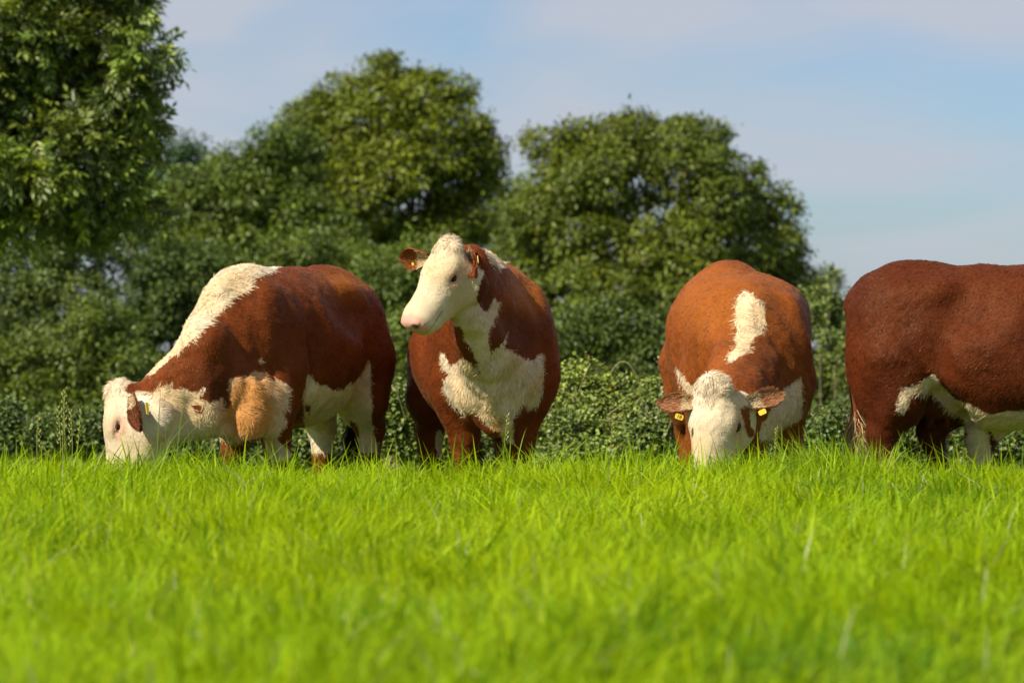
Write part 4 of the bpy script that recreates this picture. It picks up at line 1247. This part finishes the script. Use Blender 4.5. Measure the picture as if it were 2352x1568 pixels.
def build_details():
    rng = np.random.RandomState(90)
    # tufts of longer grass
    t = tuft('grass_tuft', 'tall grass tuft with pale seed heads near the left edge', 120, 985, 16.9, 90, 0.09, 0.72, (0.20, 0.30, 0.02), 201)
    for i, (x0, x1, y1) in enumerate(((95, 88, 952), (130, 133, 938), (136, 144, 900), (142, 150, 895), (150, 162, 945), (158, 186, 938))):
        b = pw(x0 + 6, 1060, 16.9); b[2] = ground_z(b[0], 16.9)
        seed_stem(t, b, pw(x1, y1, 16.9), 300 + i)
    tuft('grass_tuft', 'long thin grass blades standing before the head of the left cow', 430, 905, 16.9, 46, 0.17, 0.70, (0.17, 0.27, 0.05), 202, w=0.0045)
    tuft('grass_tuft', 'blades of grass rising over the throat of the left cow', 540, 985, 16.8, 50, 0.16, 0.75, (0.20, 0.31, 0.02), 203)
    tuft('grass_tuft', 'dense tall grass tuft between the two right cows', 1905, 968, 15.9, 300, 0.13, 0.72, (0.19, 0.31, 0.02), 204, az0=2.6)
    tuft('grass_tuft', 'grass tuft bending across the dark hind leg at the right', 2010, 1000, 15.6, 60, 0.10, 0.8, (0.22, 0.32, 0.02), 205, az0=0.5)
    tuft('grass_tuft', 'upright grass tuft in the gap beside the cow with the raised head', 1290, 985, 16.6, 60, 0.22, 0.72, (0.20, 0.32, 0.02), 206)
    tuft('grass_tuft', 'pale grass tuft at the right edge in front of the belly', 2335, 1020, 16.2, 70, 0.09, 0.75, (0.20, 0.30, 0.06), 207)
    # single flowering stalks
    for i, (x0, x1, y1, Yq, lab) in enumerate(((1158, 1166, 955, 17.0, 'pale straw coloured stalk in front of the white chest'),
                                               (1402, 1408, 955, 20.5, 'thin grass stalk rising in front of the bramble'),
                                               (1775, 1783, 985, 16.9, 'bright single grass blade beside the tagged ear'))):
        b = pw(x0, 1060, Yq); b[2] = ground_z(b[0], Yq)
        t = thing('grass_stalk', lab, 'grass stalk', b, 'single grass stalks')
        seed_stem(t, b, pw(x1, y1, Yq), 400 + i, 0.25)
    # bramble between the two middle cows, with arching canes, reddened leaves and berries
    def bramble(name, label, lobes_px, Y, bx, n, seed, canes, base, red_n):
        r = np.random.RandomState(seed)
        lobes = px_lobes(lobes_px, Y, 0.8)
        x = pw(bx, 784, Y)[0]; z = float(ground_z(x, Y))
        t = thing(name, label, 'bramble', (x, Y, z), 'bramble bushes behind the herd')
        paths, sprays = [], []
        for q in canes:
            a = pw(q[0], q[1], Y - 0.4); b = pw(q[2], q[3], Y - 0.6)
            paths.append((curve_pts(a, b, [0, -0.1, q[4]], 10), np.linspace(0.004, 0.002, 10)))
        for k in range(7):
            l = lobes[r.randint(len(lobes))]
            a = np.array(l[:3]) + np.array([r.normal() * 0.1, -0.1, 0.0])
            b = a + np.array([r.normal() * 0.22, r.normal() * 0.1, l[5] * r.uniform(1.0, 1.7)])
            pts = curve_pts(a, b, [r.normal() * 0.08, 0, 0.05], 10)
            paths.append((pts, np.linspace(0.0035, 0.0015, 10)))
            sprays.append(pts[3:])
        for l in lobes:
            paths.append((curve_pts((x + r.normal() * 0.3, Y, z - 0.05), np.array(l[:3]), r.normal(size=3) * 0.1 + [0, 0, 0.15], 8), np.linspace(0.006, 0.003, 8)))
        for pth in paths:
            V, F = tubes([pth], 5)
            mesh_np('cane', V, F, M_STEM, t, smooth=True)
        V, F, c = foliage(lobes, n, 34, 0.10, 0.046, base, r, buds=0.55, yellow=0.02, aspect=0.75, rough=0.35, shell=0.4, var=0.3)
        sp = np.repeat(np.concatenate(sprays), 4, axis=0)
        sp = sp + r.normal(size=sp.shape) * 0.022
        m = len(sp)
        V2, F2, c2 = leaf_mesh(sp, r.normal(size=(m, 3)) + [0, 0, 0.3], r.normal(size=(m, 3)) + [0, -0.4, 0.8], 0.030 + 0.02 * r.rand(m), 0.011 + 0.005 * r.rand(m),
                               np.array(base) * (0.8 + 0.6 * r.rand(m, 1)) * np.array([1.15, 1.0, 0.9]))
        V, F, c = np.concatenate([V, V2]), np.concatenate([F, F2 + len(V)]), np.concatenate([c, c2])
        mesh_np('foliage', V, F, M_LEAF, t, col=c)
        P, U = crown_points(lobes, red_n, r, 0.15, 0.3, 0.7)
        V, F, c = leaf_mesh(P + U * 0.03, r.normal(size=(red_n, 3)), r.normal(size=(red_n, 3)) + [0, -0.5, 0.6], 0.045 + 0.02 * r.rand(red_n), np.full(red_n, 0.014),
                            np.array([[0.30, 0.07, 0.02], [0.34, 0.14, 0.03], [0.25, 0.04, 0.03]])[r.randint(0, 3, red_n)])
        mesh_np('reddened_leaves', V, F, M_LEAF, t, col=c)
        return t
    bramble('bramble', 'light green bramble with red tinged leaves between the two middle cows',
            [(1300, 1000, 80, 70), (1360, 920, 75, 60, 0.4), (1430, 950, 90, 80, 0.3), (1500, 1000, 80, 80), (1330, 870, 40, 45, 0.5), (1400, 1050, 150, 70), (1250, 1030, 60, 60)], 24.0, 1390, 620, 501,
            [(1500, 1000, 1400, 860, 0.25), (1330, 900, 1356, 835, 0.02), (1270, 960, 1250, 870, 0.05), (1540, 960, 1470, 880, 0.12)], (0.160, 0.220, 0.045), 60)
    bramble('bramble', 'low dark bramble with reddish leaves below the tagged ear',
            [(1560, 1020, 70, 70), (1500, 1060, 90, 60), (1620, 1040, 60, 60)], 23.0, 1550, 260, 502, [(1530, 1000, 1560, 950, 0.05)], (0.105, 0.155, 0.034), 40)
    bramble('bramble', 'bramble bank between the grazing left cow and the raised head',
            [(920, 1000, 70, 70), (980, 1010, 70, 60), (900, 950, 50, 60)], 24.0, 940, 260, 503, [(930, 960, 900, 890, 0.05)], (0.115, 0.170, 0.036), 30)
    bramble('bramble', 'bramble growing behind the legs of the right edge cow',
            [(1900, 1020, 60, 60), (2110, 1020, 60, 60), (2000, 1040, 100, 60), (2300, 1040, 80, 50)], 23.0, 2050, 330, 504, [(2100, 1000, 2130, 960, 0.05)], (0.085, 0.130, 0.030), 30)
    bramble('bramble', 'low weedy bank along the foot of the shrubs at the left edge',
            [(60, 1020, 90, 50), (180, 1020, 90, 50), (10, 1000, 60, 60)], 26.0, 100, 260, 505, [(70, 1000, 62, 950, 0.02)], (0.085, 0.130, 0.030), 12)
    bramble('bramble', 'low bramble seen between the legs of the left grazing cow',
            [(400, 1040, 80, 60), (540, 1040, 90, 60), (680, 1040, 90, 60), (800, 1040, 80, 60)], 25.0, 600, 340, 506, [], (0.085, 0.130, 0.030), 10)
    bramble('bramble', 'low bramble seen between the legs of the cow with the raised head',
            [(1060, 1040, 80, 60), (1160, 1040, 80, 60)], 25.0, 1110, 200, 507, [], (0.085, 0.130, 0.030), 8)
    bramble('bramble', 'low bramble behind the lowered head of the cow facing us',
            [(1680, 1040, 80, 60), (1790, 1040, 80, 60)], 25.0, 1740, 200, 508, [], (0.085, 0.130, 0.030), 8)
    # tall dock-like weed by the third cow
    Yq = 23.0
    b = pw(1540, 1040, Yq); b[2] = ground_z(b[0], Yq)
    e = pw(1519, 808, Yq)
    t = thing('seeding_weed', 'tall weed with whorls of pale seeds left of the head on cow', 'weed', b, None)
    pts = curve_pts(b, e, [0.03, 0, 0], 10)
    V, F = tubes([(pts, np.linspace(0.008, 0.003, 10))], 6)
    mesh_np('stem', V, F, M_STEM, t, smooth=True)
    n = 110
    k = 0.52 + 0.48 * (rng.randint(0, 9, n) + 0.3 * rng.rand(n)) / 9
    p = b + (e - b) * k[:, None] + rng.normal(size=(n, 3)) * 0.014
    V, F, c = leaf_mesh(p, rng.normal(size=(n, 3)) + [0, 0, 0.3], rng.normal(size=(n, 3)), np.full(n, 0.026), np.full(n, 0.009), np.array([0.36, 0.36, 0.17]) * (0.6 + 0.6 * rng.rand(n, 1)))
    mesh_np('seed_whorl', V, F, M_LEAF, t, col=c)
build_grass()
build_details()
